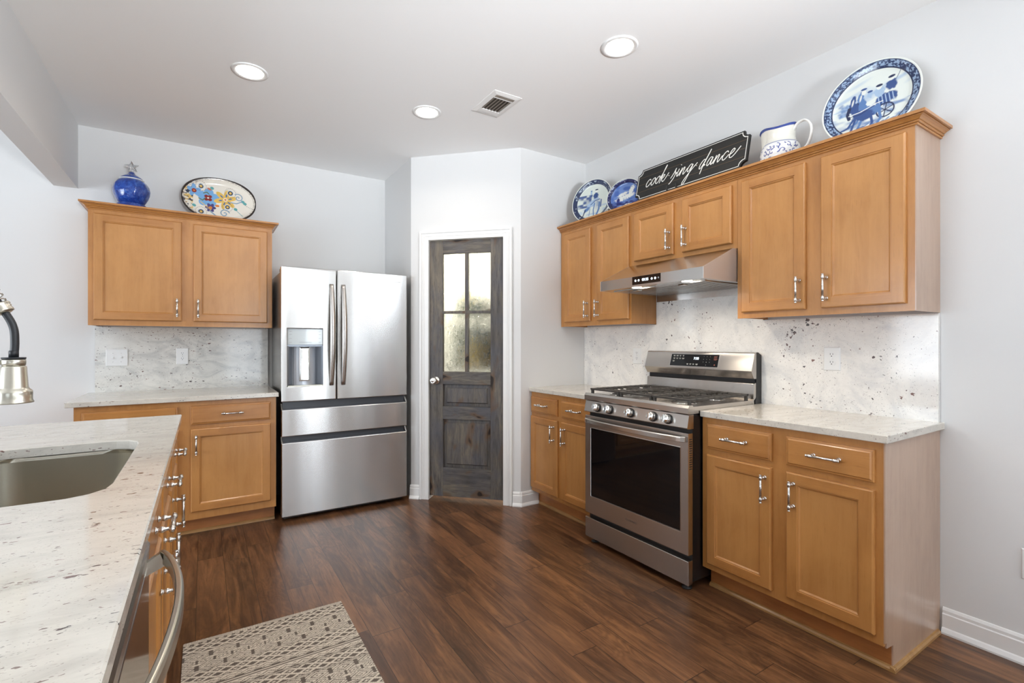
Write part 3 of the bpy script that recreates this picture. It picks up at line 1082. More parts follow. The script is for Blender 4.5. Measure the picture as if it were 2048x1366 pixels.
# undermount sink
sk = thing('sink', 'stainless steel undermount sink set into the island countertop', 'sink', (SX, SY, 0.664))
lp = []
for g, z, rr in ((0.007, 0.2185, 0.10), (0.006, 0.218, 0.09), (0.005, 0.205, 0.09), (0.000, 0.06, 0.09), (-0.012, 0.022, 0.085), (-0.045, 0.004, 0.06), (-0.17, 0.0, 0.02)):
    lp.append(rrect(0, 0, SHX + g, SHY + g, rr, z))
lp2 = [[(p[0] * (1 + 0.004), p[1] * (1 + 0.003), p[2] - 0.0015) for p in l] for l in lp]
b = MB()
b.loops(lp, cap1=True, smooth=True)
bowl = obj('bowl', b, M['steel_sink'], sk)
md = bowl.modifiers.new('gauge', 'SOLIDIFY')
md.thickness = 0.0016
md.offset = -1
m = MB()
m.lathe([(0.044, 0.001), (0.044, 0.004), (0.036, 0.005), (0.032, 0.001), (0.0, 0.0008)], 28)
obj('drain', m, M['chrome'], sk, label='round chrome drain')

# pull-down spring faucet
fx, fy = -0.379, 1.604
bx, by = -0.700, 1.640
fc = thing('faucet', 'brushed nickel pull-down spring faucet with black hose over the sink', 'faucet', (bx, by, 0.914))
hx_, hy_ = fx - bx, fy - by
hz = lambda z: z - 0.914
m = MB()
m.lathe([(0.030, 0), (0.030, 0.008), (0.024, 0.012), (0.021, 0.020), (0.021, 0.14), (0.018, 0.145), (0.0165, 0.15), (0.0165, 0.42), (0.013, 0.425), (0.0, 0.425)], 24)
obj('riser', m, M['nickel_warm'], fc)
# arch of the hose
dirx = Vector((hx_, hy_, 0)).normalized()
dist = math.hypot(hx_, hy_)
apex = 0.60
arch = smooth_path([(0, 0, 0.425), (0.005 * dirx.x, 0.005 * dirx.y, 0.49), tuple(dirx * dist * 0.22) [:2] + (0.565,), tuple(dirx * dist * 0.52)[:2] + (0.585,), tuple(dirx * dist * 0.80)[:2] + (0.505,), tuple(dirx * (dist - 0.022))[:2] + (0.430,), tuple(dirx * (dist - 0.002))[:2] + (0.388,), tuple(dirx * (dist + 0.002))[:2] + (0.350,), (hx_, hy_, 0.312)], 8)
obj('hose', MB().tube(arch, 0.0078, 12), M['rubber'], fc, label='black rubber hose')
# coil spring wound round the arch down to the collar
acc = [0]
for i in range(1, len(arch)):
    acc.append(acc[-1] + (arch[i] - arch[i - 1]).length)
L_end = None
for i, p in enumerate(arch):
    if p.z < 0.432 and i > len(arch) * 0.5:
        L_end = acc[i]
        i_end = i
        break


def at_len(s):
    for i in range(1, len(acc)):
        if acc[i] >= s:
            t = (s - acc[i - 1]) / max(acc[i] - acc[i - 1], 1e-9)
            return arch[i - 1].lerp(arch[i], t), (arch[i] - arch[i - 1]).normalized()
    return arch[-1], (arch[-1] - arch[-2]).normalized()


sidev = Vector((-dirx.y, dirx.x, 0))
coil = []
pitch = 0.0125
nt = int(L_end / pitch)
for k in range(nt * 12 + 1):
    s = L_end * k / (nt * 12)
    p, tdir = at_len(s)
    nrm = sidev.cross(tdir).normalized()
    a = 2 * PI * k / 12
    coil.append(p + (sidev * math.cos(a) + nrm * math.sin(a)) * 0.0150)
obj('spring', MB().tube(coil, 0.0019, 6), M['nickel'], fc, label='open coil spring')
p, tdir = at_len(L_end + 0.004)
q = MB(Matrix.Translation(p) @ tdir.to_track_quat('Z', 'Y').to_matrix().to_4x4())
q.lathe([(0.0, -0.012), (0.0185, -0.012), (0.0195, -0.008), (0.017, -0.006), (0.0190, -0.003), (0.017, 0.0), (0.0185, 0.004), (0.0185, 0.009), (0.012, 0.012), (0.009, 0.012)], 24)
obj('collar', q, M['nickel_warm'], fc)
m = MB()
m.lathe([(0.0, 0.312), (0.0215, 0.312), (0.0215, 0.308), (0.014, 0.307), (0.014, 0.300)], 24, (hx_, hy_, 0))
m.lathe([(0.009, 0.312), (0.009, 0.326), (0.0078, 0.328)], 16, (hx_, hy_, 0))
obj('hose_flange', m, M['rubber'], fc, label='black flange above the spray head')
m = MB()
m.lathe([(0.0185, 0.3075), (0.0185, 0.292), (0.0215, 0.291), (0.0225, 0.289), (0.0255, 0.241), (0.0275, 0.237), (0.0325, 0.232), (0.0330, 0.228), (0.0330, 0.210), (0.0350, 0.207), (0.0350, 0.204), (0.0330, 0.2035), (0.0, 0.2035)], 40, (hx_, hy_, 0))
obj('spray_head', m, M['nickel_warm'], fc)
m = MB(Matrix.Translation((hx_, hy_, 0)) @ Matrix.Rotation(R(163), 4, 'Z'))
m.box(0.026, 0.042, -0.010, 0.010, 0.213, 0.252)
obj('spray_lever', m, M['steel_dark'], fc, 0.003)
m = MB()
m.tube([(0, 0, 0.306), (hx_ - dirx.x * 0.018, hy_ - dirx.y * 0.018, 0.300)], 0.0055, 12)
m.tube([(hx_ + 0.0195 * math.cos(a), hy_ + 0.0195 * math.sin(a), 0.300) for a in [2 * PI * k / 24 for k in range(24)]], 0.004, 8, closed=True, flat=(0.5, 2.0))
obj('holder_arm', m, M['nickel_warm'], fc)
m = MB()
m.cyl((0, 0.016, 0.06), (0, 0.055, 0.06), 0.013, 16).tube([(0, 0.045, 0.06), (0, 0.060, 0.10), (0, 0.066, 0.15)], [0.006, 0.005, 0.004], 10)
obj('lever', m, M['nickel_warm'], fc)

# dishwasher under the island counter
dw = thing('dishwasher', 'stainless steel dishwasher with bowed handle in the island front', 'dishwasher', (-0.102, 0.700, 0), RI)
WD = 0.594
obj('tub', MB().box(0.004, WD - 0.004, 0.03, 0.56, 0.10, 0.872), M['black_matte'], dw)
obj('door_panel', MB().box(0.0, WD, -0.004, 0.026, 0.115, 0.795), M['steel_dw'], dw, 0.004)
obj('control_strip', MB().prism([(-0.004, 0.800), (-0.006, 0.830), (0.010, 0.862), (0.026, 0.862), (0.026, 0.800)], 'x', 0, WD), M['steel_range'], dw)
obj('toe_panel', MB().box(0.0, WD, 0.045, 0.06, 0.0, 0.10), M['black_matte'], dw)
m = MB()
hp = []
for k in range(33):
    t = k / 32
    x = 0.028 + (WD - 0.056) * t
    y = -0.030 - 0.038 * math.sin(PI * t) ** 0.75
    hp.append((x, y, 0.808 + 0.012 * math.sin(PI * t)))
lp = []
for i, p in enumerate(hp):
    lp.append([(p[0], p[1] - 0.006, p[2] - 0.014), (p[0], p[1] + 0.007, p[2] - 0.013), (p[0], p[1] + 0.007, p[2] + 0.013), (p[0], p[1] - 0.002, p[2] + 0.014), (p[0], p[1] - 0.006, p[2] + 0.008)])
m.loops(lp, cap0=True, cap1=True, smooth=False)
for e in (0, -1):
    p = hp[e]
    s = 1 if e == 0 else -1
    m.prism([(p[1] - 0.005, p[2] - 0.014), (0.0, p[2] - 0.030), (0.0, p[2] - 0.004), (p[1] + 0.004, p[2] + 0.013)], 'x', p[0] - 0.004, p[0] + s * 0.020 if s > 0 else p[0] + 0.004 - 0.024)
obj('handle', m, M['nickel_warm'], dw, 0.002)

# ------------------------------------------------------------------ refrigerator
fr = thing('refrigerator', 'stainless steel french door refrigerator with water dispenser', 'refrigerator', (0.460, 3.720, 0))
FW = 0.913
obj('body', MB().box(0.012, FW - 0.012, 0.075, 0.69, 0.035, 1.778), plain('fridge_side_gray', (0.42, 0.42, 0.41, 1), 0.22, 0.9), fr, 0.004)
for x0, x1 in ((0.012, 0.11), (FW - 0.11, FW - 0.012)):
    obj('hinge_cover', MB().box(x0, x1, 0.03, 0.20, 1.778, 1.803), M['dark_gray'], fr, 0.004)


def ring_box(x0, x1, z0, z1, hx0, hx1, hz0, hz1, y0, y1):
    m = MB()
    o_ = lambda y: [(x0, y, z0), (x1, y, z0), (x1, y, z1), (x0, y, z1)]
    i_ = lambda y: [(hx0, y, hz0), (hx1, y, hz0), (hx1, y, hz1), (hx0, y, hz1)]
    m.loops([i_(y1), o_(y1), o_(y0), i_(y0), i_(y1)], cap1=False)
    return m


dl = obj('door', ring_box(0.0, 0.3685, 0.845, 1.800, 0.039, 0.276, 0.951, 1.362, 0.0, 0.068), M['steel'], fr, 0.005)
dr = obj('door', MB().box(0.3745, FW, 0, 0.068, 0.845, 1.800), M['steel'], fr, 0.005)
d1 = obj('drawer', MB().box(0.0, FW, 0, 0.068, 0.601, 0.790), M['steel'], fr, 0.005)
d2 = obj('drawer', MB().box(0.0, FW, 0, 0.068, 0.036, 0.556), M['steel'], fr, 0.005)
for d, z0, z1 in ((d1, 0.790, 0.842), (d2, 0.556, 0.600)):
    g = MB()
    g.box(0.012, FW - 0.012, 0.040, 0.068, z0, z1)
    g.box(0.006, FW - 0.006, 0.014, 0.045, z0 - 0.0, z0 + 0.006)
    obj('grip_recess', g, M['dark_gray'], d, label='dark glossy grip recess')
    for x in (0.0, FW - 0.010):
        obj('end_bracket', MB().prism([(0.0, z0), (0.060, z0), (0.060, z0 + 0.040), (0.045, z0 + 0.040)], 'x', x, x + 0.010), M['steel_plain'], d)
# dispenser
disp = obj('water_dispenser', MB().box(0.040, 0.275, 0.010, 0.075, 1.248, 1.361), plain('dispenser_panel', (0.60, 0.66, 0.68, 1), 0.12, 0.0, 0.5), dl, 0.002, label='pale glossy dispenser panel')
m = MB()
m.box(0.039, 0.276, 0.074, 0.080, 0.951, 1.248)
m.prism([(0.039, 0.006), (0.039, 0.075), (0.078, 0.075), (0.050, 0.010)], 'z', 0.960, 1.238)
m.prism([(0.276, 0.006), (0.276, 0.075), (0.236, 0.075), (0.264, 0.010)], 'z', 0.960, 1.238)
m.box(0.040, 0.275, 0.014, 0.075, 1.234, 1.249)
obj('dispenser_niche', m, plain('niche_gray', (0.22, 0.24, 0.27, 1), 0.25, 0.6), dl, label='gray dispenser niche')
m = MB()
pts = [(0.078 + 0.158 * k / 12, 0.074 - 0.028 * math.sin(PI * k / 12) ** 0.6) for k in range(13)]
m.prism(pts + [(0.236, 0.076), (0.078, 0.076)], 'z', 0.958, 1.236)
obj('dispenser_column', m, plain('column_silver', (0.62, 0.65, 0.70, 1), 0.25, 0.4), dl)
m = MB()
m.loops([rect(0.121, 0.193, 0.985, 1.232, 0, 0.046), rect(0.121, 0.193, 0.985, 1.232, 0.002, 0.038), rect(0.121, 0.193, 0.985, 1.232, 0.010, 0.036), rect(0.121, 0.193, 0.985, 1.232, 0.012, 0.040)], cap0=True)
m.box(0.138, 0.176, 0.033, 0.041, 1.118, 1.215)
obj('dispenser_paddle', m, M['chrome'], dl, 0.001)
obj('drip_tray', MB().box(0.042, 0.273, 0.004, 0.072, 0.951, 0.958), M['nickel_warm'], dl)
m = MB()
for z in (1.343, 1.321, 1.293, 1.266):
    obj('key_print', MB().box(0.052, 0.068, 0.0094, 0.0100, z - 0.002, z + 0.001), M['gray_plastic'], dl)
    obj('key_print', MB().box(0.248, 0.262, 0.0094, 0.0100, z - 0.002, z + 0.001), M['gray_plastic'], dl)
m.box(0.118, 0.20, 0.0094, 0.0100, 1.264, 1.267)
obj('printed_marking', m, plain('print_gray', (0.35, 0.40, 0.42, 1), 0.5), dl)
for d, x0 in ((dl, 0.318), (dr, 0.402)):
    lp = []
    for k in range(29):
        t = k / 28
        z = 0.950 + 0.742 * t
        y = -0.014 - 0.048 * math.sin(PI * t) ** 0.8
        wd = 0.030 + 0.010 * math.sin(PI * t)
        cx = x0 + 0.017
        lp.append([(cx - wd / 2, y + 0.012, z), (cx - wd / 2 + 0.003, y, z), (cx, y - 0.004, z), (cx + wd / 2 - 0.003, y, z), (cx + wd / 2, y + 0.012, z), (cx, y + 0.015, z)])
    hb = MB().loops(lp, cap0=True, cap1=True, smooth=True)
    for z in (0.952, 1.674):
        hb.box(x0 + 0.006, x0 + 0.028, -0.010, 0.0, z, z + 0.016)
    obj('handle', hb, M['steel_range'], d)
m = MB().box(0.788, 0.864, -0.0025, 0.0, 1.721, 1.751)
bd = obj('badge', m, M['nickel'], dr, 0.0008)
text('badge_lettering', 'FRIGIDAIRE', 0.0125, M['dark_gray'], dr, front(0.826, -0.0028, 1.7400))
text('badge_lettering', 'GALLERY', 0.0095, M['gray_plastic'], dr, front(0.826, -0.0028, 1.7275))
for x in (0.04, FW - 0.06):
    obj('foot', MB().cyl((x, 0.10, 0.0), (x, 0.10, 0.038), 0.016, 12), M['black_matte'], fr)
    obj('foot', MB().cyl((x, 0.62, 0.0), (x, 0.62, 0.038), 0.016, 12), M['black_matte'], fr)
obj('base_grille', MB().box(0.02, FW - 0.02, 0.06, 0.08, 0.010, 0.040), M['black_matte'], fr)

# ------------------------------------------------------------------ gas range
rg = thing('range', 'stainless steel freestanding gas range with black oven window', 'range', (2.060, 2.362, 0), RZ)
RW = 0.780
m = MB()
m.box(0.004, RW - 0.004, 0.035, 0.640, 0.045, 0.895)
obj('body', m, M['black'], rg)
obj('drawer', MB().box(0.0, RW, -0.002, 0.034, 0.034, 0.158), M['steel_range'], rg, 0.003)
od = obj('oven_door', ring_box(0.0, RW, 0.186, 0.803, 0.052, 0.733, 0.298, 0.727, -0.002, 0.034), M['steel_range'], rg, 0.003)
m = MB()
m.loops([rect(0.0495, 0.7355, 0.2955, 0.7295, 0, 0.010), rect(0.0495, 0.7355, 0.2955, 0.7295, 0, -0.003), rect(0.0495, 0.7355, 0.2955, 0.7295, 0.0035, -0.0035), rect(0.0495, 0.7355, 0.2955, 0.7295, 0.0045, -0.001)], cap0=True, cap1=False)
obj('window_trim', m, M['steel_plain'], od)
obj('oven_window', MB().box(0.0515, 0.7335, -0.0012, 0.010, 0.2975, 0.7275), M['black_glass'], od, label='black glass oven window')
m = MB()
for k in range(14):
    z = 0.62 + k * 0.0115
    m.box(RW - 0.0006, RW + 0.0004, 0.008, 0.028, z, z + 0.005)
obj('door_vents', m, M['black_matte'], od)
lp = []
for k in range(37):
    t = k / 36
    x = 0.010 + (RW - 0.020) * t
    bow = math.sin(PI * t) ** 0.55
    y = -0.010 - 0.042 * bow
    z = 0.772
    lp.append([(x, y - 0.006, z - 0.013), (x, y + 0.006, z - 0.014), (x, y + 0.006, z + 0.014), (x, y - 0.002, z + 0.0145), (x, y - 0.006, z + 0.010)])
hb = MB().loops(lp, cap0=True, cap1=True)
for x in (0.012, RW - 0.044):
    hb.box(x, x + 0.032, -0.012, -0.002, 0.760, 0.784)
obj('handle', hb, M['steel_range'], od, 0.0015)
text('door_lettering', 'FRIGIDAIRE', 0.017, plain('etched_gray', (0.16, 0.13, 0.11, 1), 0.5, 0.6), od, front(0.392, -0.0023, 0.243))
cp = obj('knob_panel', MB().prism([(-0.010, 0.828), (0.004, 0.897), (0.040, 0.897), (0.040, 0.824), (0.000, 0.824)], 'x', 0.0, RW), M['steel_range'], rg, 0.003)
for i, (x, z) in enumerate(((0.117, 0.860), (0.222, 0.860), (0.391, 0.861), (0.555, 0.861), (0.656, 0.861))):
    yk = -0.010 + 0.014 * (z - 0.828) / 0.069
    KM = Matrix.Translation((x, yk, z)) @ Matrix.Rotation(R(90 - 11.5), 4, 'X')
    a = MB(KM)
    a.lathe([(0.0265, -0.001), (0.0270, 0.004), (0.0255, 0.009), (0.0, 0.009)], 32)
    k = obj('knob_ring', a, M['black'], cp, label='black ring behind the knob')
    a = MB(KM)
    a.lathe([(0.0235, 0.008), (0.0240, 0.012), (0.0215, 0.030), (0.0195, 0.032), (0.0, 0.032)], 32)
    a.prism([(-0.0050, 0.031), (-0.0042, 0.041), (0.0042, 0.041), (0.0050, 0.031)], 'y', -0.0205, 0.0205)
    obj('knob', a, M['chrome'], cp)
obj('cooktop', MB().prism([(-0.006, 0.900), (-0.006, 0.930), (0.004, 0.944), (0.030, 0.944), (0.036, 0.936), (0.555, 0.936), (0.570, 0.944), (0.570, 0.900)], 'x', -0.002, RW + 0.002), M['steel_range'], rg, 0.003)
# burners and grates
m = MB()
for x, y, rr in ((0.15, 0.16, 0.040), (0.15, 0.43, 0.032), (0.39, 0.29, 0.045), (0.63, 0.16, 0.046), (0.63, 0.43, 0.030)):
    b = MB()
    b.lathe([(rr + 0.014, 0.9365), (rr + 0.012, 0.941), (rr, 0.943), (rr, 0.9465), (rr * 0.92, 0.950), (0.0, 0.951)], 28, (x, y, 0))
    bo = obj('burner', b, M['black_matte'], rg)
    b = MB()
    b.lathe([(rr + 0.030, 0.9362), (rr + 0.026, 0.9385), (rr + 0.013, 0.9385)], 28, (x, y, 0))
    obj('burner_base', b, M['chrome'], bo)
for g in range(3):
    x0 = 0.014 + g * 0.2525
    x1 = x0 + 0.247
    b = MB()
    zt, zb = 0.972, 0.961
    for x in (x0, x1 - 0.011):
        b.box(x, x + 0.011, 0.035, 0.545, zb, zt)
    for k in range(11):
        y = 0.035 + k * 0.0499
        hw = 0.0065 if k in (0, 10) else 0.0042
        if k in (0, 5, 10):
            b.box(x0, x1, y - hw, y + hw, zb, zt)
        else:
            b.box(x0, x0 + 0.085, y - hw, y + hw, zb, zt + 0.001)
            b.box(x1 - 0.085, x1, y - hw, y + hw, zb, zt + 0.001)
    b.box((x0 + x1) / 2 - 0.005, (x0 + x1) / 2 + 0.005, 0.035, 0.115, zb, zt).box((x0 + x1) / 2 - 0.005, (x0 + x1) / 2 + 0.005, 0.25, 0.33, zb, zt).box((x0 + x1) / 2 - 0.005, (x0 + x1) / 2 + 0.005, 0.465, 0.545, zb, zt)
    for x in (x0 + 0.003, x1 - 0.018):
        for y in (0.036, 0.53):
            b.box(x, x + 0.015, y - 0.004, y + 0.011, 0.9355, zb)
    obj('grate', b, M['grate'], rg, 0.0015)
# backguard
obj('riser', MB().prism([(0.566, 0.936), (0.572, 1.028), (0.600, 1.034), (0.640, 1.034), (0.640, 0.936)], 'x', 0.0, RW), M['steel_range'], rg, 0.002)
obj('vent_slot', MB().box(0.006, RW - 0.006, 0.592, 0.640, 1.030, 1.062), M['black'], rg)
bg = obj('backguard', MB().prism([(0.572, 1.056), (0.548, 1.092), (0.546, 1.100), (0.578, 1.203), (0.586, 1.206), (0.600, 1.204), (0.600, 1.056)], 'x', -0.001, RW + 0.001), M['steel_range'], rg, 0.003)
sp = [(0.586, 0.900), (0.582, 0.936), (0.596, 0.950), (0.596, 1.206), (0.612, 1.206), (0.643, 1.190), (0.643, 0.900)]
for x in (-0.002, RW - 0.004):
    obj('side_cover', MB().prism(sp, 'x', x, x + 0.006), M['black'], rg)
obj('backguard_back', MB().box(0.0, RW, 0.600, 0.641, 1.056, 1.195), M['black'], rg)
# tilted control glass on the backguard
PHI = math.atan2(0.032, 0.103)
CM = Matrix.Translation((0.387, 0.5615, 1.150)) @ Matrix.Rotation(-PHI, 4, 'X')
cg = obj('control_panel', MB(CM).box(-0.176, 0.176, -0.0012, 0.002, -0.039, 0.039), M['black_glass'], bg, label='black glass control panel')
obj('panel_trim', MB(CM).box(-0.180, 0.180, -0.0006, 0.002, -0.042, 0.042), M['steel_plain'], bg)
TM = lambda x, z: CM @ front(x, -0.0016, z)
text('clock', '7:38', 0.022, M['led'], cg, TM(0.018, 0.012))
m = MB(CM)
for x, z, w_ in ((-0.152, 0.028, 0.016), (-0.128, 0.028, 0.018), (-0.105, 0.028, 0.012), (-0.082, 0.028, 0.012), (-0.150, 0.010, 0.014), (-0.127, 0.010, 0.014), (-0.104, 0.010, 0.014), (-0.080, 0.010, 0.018), (-0.152, -0.008, 0.016),
                 (-0.040, -0.026, 0.013), (-0.018, -0.026, 0.013), (0.004, -0.026, 0.013), (0.028, -0.026, 0.018)):
    m.box(x - w_ / 2, x + w_ / 2, -0.0018, -0.0012, z + 0.001, z + 0.004)
    m.box(x - w_ / 2 + 0.002, x + w_ / 2 - 0.002, -0.0018, -0.0012, z - 0.004, z - 0.001)
obj('panel_print', m, M['led_dim'], cg)
for i, ch in enumerate('1234567890'):
    cx, cz = (i % 3, 0.026 - 0.018 * (i // 3)) if i < 9 else (1, -0.028)
    text('key_digit', ch, 0.008, M['led_dim'], cg, TM(0.072 + 0.022 * cx, cz))
m = MB(CM)
m.box(0.142, 0.166, -0.0018, -0.0012, 0.026, 0.029).box(0.142, 0.162, -0.0018, -0.0012, 0.019, 0.022).box(0.142, 0.168, -0.0018, -0.0012, 0.010, 0.014).box(0.144, 0.162, -0.0018, -0.0012, 0.004, 0.007).box(0.150, 0.158, -0.0018, -0.0012, -0.030, -0.022)
obj('panel_print', m, M['led_red'], cg, label='red key print')
for x in (0.03, RW - 0.06):
    for y in (0.015, 0.55):
        f = MB()
        f.lathe([(0.026, 0.0), (0.026, 0.006), (0.012, 0.010), (0.010, 0.05)], 16, (x + 0.015, y + 0.03, 0))
        obj('foot', f, M['black_matte'], rg)

# ------------------------------------------------------------------ range hood
hd = thing('range_hood', 'stainless steel under-cabinet range hood with lit clock display', 'range hood', (2.170, 2.343, 0), RZ)
HW, HD = 0.768, 0.534
# canopy shell, open underneath
m = MB()
out = [(0.0, 1.594), (0.0, 1.655), (0.255, 1.775), (HD, 1.775), (HD, 1.594)]
for x in (0.0, HW - 0.003):
    obj('side_panel', MB().prism(out, 'x', x, x + 0.003), M['steel_side'], hd)
m.prism([(0.0, 1.594), (0.0, 1.655), (0.003, 1.653), (0.003, 1.594)], 'x', 0.003, HW - 0.003)
m.prism([(0.0, 1.655), (0.255, 1.775), (0.257, 1.771), (0.003, 1.652)], 'x', 0.003, HW - 0.003)
m.prism([(0.255, 1.775), (HD, 1.775), (HD, 1.771), (0.256, 1.771)], 'x', 0.003, HW - 0.003)
m.box(0.003, HW - 0.003, HD - 0.004, HD, 1.594, 1.771)
obj('canopy', m, M['steel'], hd)
obj('side_gap_shade', MB().box(HW - 0.001, HW + 0.0015, 0.297, HD, 1.60, 1.77), M['black_matte'], hd)  # black filler standing in for the dark gap beside the cabinet
m = MB()
m.box(0.003, HW - 0.003, 0.003, 0.075, 1.5945, 1.598).box(0.003, 0.045, 0.075, HD - 0.004, 1.5945, 1.598).box(HW - 0.045, HW - 0.003, 0.075, HD - 0.004, 1.5945, 1.598)
obj('underside', m, M['steel_plain'], hd)
obj('filter_backing', MB().box(0.045, HW - 0.045, 0.075, HD - 0.004, 1.600, 1.604), M['black_matte'], hd)
for x0, x1 in ((0.046, HW / 2 - 0.002), (HW / 2 + 0.002, HW - 0.046)):
    b = MB()
    nb = 12
    for k in range(nb):
        c = x0 + (x1 - x0) * (k + 0.5) / nb
        b.prism([(c - 0.0075, 1.600), (c - 0.0065, 1.590), (c + 0.0065, 1.590), (c + 0.0075, 1.600)], 'y', 0.077, HD - 0.016)
    b.box(x0, x1, 0.076, 0.090, 1.5895, 1.600)
    obj('baffle_filter', b, M['steel_plain'], hd)
    cx = (x0 + x1) / 2
    obj('filter_handle', MB().box(cx - 0.020, cx + 0.020, 0.092, 0.132, 1.584, 1.590), M['chrome'], hd, 0.003)
for x in (0.276, 0.667 - 0.03):
    obj('lamp', MB().lathe([(0.0, 1.5925), (0.028, 1.5925), (0.028, 1.5946), (0.0, 1.5946)], 24, (x, 0.040, 0)), M['lamp_hood'], hd, label='lit hood lamp')
a = area('hood_glow', (2.21, 2.067, 1.588), (0, 0, 0), 0.05, 0.05, 2.2, (1.0, 0.87, 0.70), 160, 'DISK')
a = area('hood_glow', (2.21, 1.706, 1.588), (0, 0, 0), 0.05, 0.05, 2.2, (1.0, 0.87, 0.70), 160, 'DISK')
obj('rear_trim', MB().box(0.002, HW - 0.002, HD - 0.002, HD + 0.0015, 1.548, 1.594), M['steel'], hd)
dp = obj('display', MB().box(0.278, 0.490, -0.0015, 0.0, 1.6065, 1.6545), M['black_glass'], hd, label='black display strip')
text('clock', '09:35', 0.022, M['led'], hd, front(0.379, -0.0018, 1.630))
m = MB()
for x, rr in ((0.304, 0.0062), (0.329, 0.0062), (0.428, 0.0062), (0.453, 0.0066)):
    m.lathe([(0.0, -0.0020), (rr, -0.0020), (rr, -0.0014)], 16, (x, 0, 1.630), 'y')
obj('touch_buttons', m, M['led'], hd, label='lit round touch buttons')
m = MB().lathe([(0.0, -0.0020), (0.005, -0.0020), (0.005, -0.0014)], 14, (0.476, 0, 1.630), 'y')
obj('sensor', m, M['gray_plastic'], hd)


# ------------------------------------------------------------------ painted patterns (glaze and weave), kept as colour attributes
def L3(r, g, b):
    return np.array([lin(r / 255), lin(g / 255), lin(b / 255)])


def vnoise(x, y, seed=0):
    xi, yi = np.floor(x), np.floor(y)
    fx, fy = x - xi, y - yi
    fx = fx * fx * (3 - 2 * fx)
    fy = fy * fy * (3 - 2 * fy)
    h = lambda a, b: np.modf(np.abs(np.sin(a * 127.1 + b * 311.7 + seed * 74.7) * 43758.5453))[0]
    return (h(xi, yi) * (1 - fx) + h(xi + 1, yi) * fx) * (1 - fy) + (h(xi, yi + 1) * (1 - fx) + h(xi + 1, yi + 1) * fx) * fy


class Paint:
    def __init__(self, x, y, base):
        self.x, self.y = np.asarray(x, float), np.asarray(y, float)
        self.c = np.tile(np.asarray(base, float), (len(self.x), 1))

    def put(self, mask, col):
        a = np.clip(mask, 0, 1)[:, None]
        self.c = self.c * (1 - a) + np.asarray(col) * a
        return self

    def ell(self, cx, cy, rx, ry, col, rot=0, alpha=1.0, soft=0.15, tex=0.0):
        dx, dy = self.x - cx, self.y - cy
        c, s = math.cos(rot), math.sin(rot)
        u, v = (dx * c + dy * s) / rx, (-dx * s + dy * c) / ry
        d = np.sqrt(u * u + v * v)
        if tex:
            d = d + tex * (vnoise(self.x * 22, self.y * 22, 3) - 0.5)
        return self.put(alpha * np.clip((1 - d) / soft, 0, 1), col)

    def line(self, pts, wd, col, alpha=1.0, taper=False):
        best = np.full(len(self.x), 9.0)
        n = len(pts) - 1
        for i in range(n):
            (ax, ay), (bx_, by_) = pts[i], pts[i + 1]
            vx, vy = bx_ - ax, by_ - ay
            t = np.clip(((self.x - ax) * vx + (self.y - ay) * vy) / (vx * vx + vy * vy + 1e-12), 0, 1)
            d = np.hypot(self.x - ax - t * vx, self.y - ay - t * vy)
            best = np.minimum(best, d / (1 - 0.7 * (i + t) / n) if taper else d)
        return self.put(alpha * np.clip((wd - best) / (0.35 * wd) , 0, 1), col)


def spiral(cx, cy, r0, r1, a0, a1, n=18):
    return [(cx + (r0 + (r1 - r0) * k / n) * math.cos(a0 + (a1 - a0) * k / n), cy + (r0 + (r1 - r0) * k / n) * math.sin(a0 + (a1 - a0) * k / n)) for k in range(n + 1)]


def set_paint(me, cols):
    at = me.color_attributes.new('paint', 'FLOAT_COLOR', 'POINT')
    a = np.ones((len(cols), 4), np.float32)
    a[:, :3] = cols
    at.data.foreach_set('color', a.ravel())


def dish(name, parent, rx, rz, painter, nr=110, na=260, depth=0.022, thick=0.006, shape=2.0):
    # round or oval plate standing in local x-z, face towards local -y, bottom edge at z = 0
    rr = np.linspace(0, 1, nr + 1)[1:]
    aa = np.linspace(0, 2 * PI, na, endpoint=False)
    ca, sa = np.cos(aa), np.sin(aa)
    e = 2.0 / shape
    ux, uz = np.sign(ca) * np.abs(ca) ** e, np.sign(sa) * np.abs(sa) ** e
    prof = np.clip((rr - 0.72) / 0.28, 0, 1)
    yy = -depth * (prof * prof * (3 - 2 * prof)) * 0.85 - depth * 0.15 * rr
    X = np.concatenate([[0], (rr[:, None] * ux[None]).ravel()])
    Z = np.concatenate([[0], (rr[:, None] * uz[None]).ravel()])
    Y = np.concatenate([[0], np.repeat(yy, na)])
    verts = [(x * rx, y, z * rz + rz) for x, y, z in zip(X, Y, Z)]
    faces = [(0, 1 + (k + 1) % na, 1 + k) for k in range(na)]
    for i in range(nr - 1):
        b0, b1 = 1 + i * na, 1 + (i + 1) * na
        faces += [(b0 + k, b0 + (k + 1) % na, b1 + (k + 1) % na, b1 + k) for k in range(na)]
    nf = len(verts)
    back = [(1.0, yy[-1] + thick * 0.7), (0.97, yy[-1] + thick), (0.72, thick + 0.001), (0.0001, thick)]
    prev = 1 + (nr - 1) * na
    for s, y in back:
        st = len(verts)
        verts += [(u * s * rx, y, v * s * rz + rz) for u, v in zip(ux, uz)]
        faces += [(prev + k, prev + (k + 1) % na, st + (k + 1) % na, st + k) for k in range(na)]
        prev = st
    m = MB()
    m.add(verts, faces, 0, True)
    me = m.mesh(name, [M['paint']])
    P = Paint(X, Z, L3(226, 228, 220))
    painter(P, np.hypot(X, Z), np.arctan2(Z, X))
    cols = np.tile(L3(232, 232, 224), (len(verts), 1))
    cols[:nf] = P.c
    set_paint(me, cols)
    return obj(name, me, M['paint'], parent)


NAVY, BLUE, MIDB, PALE, WHITE = L3(22, 36, 74), L3(46, 76, 132), L3(84, 120, 172), L3(160, 184, 210), L3(228, 231, 224)


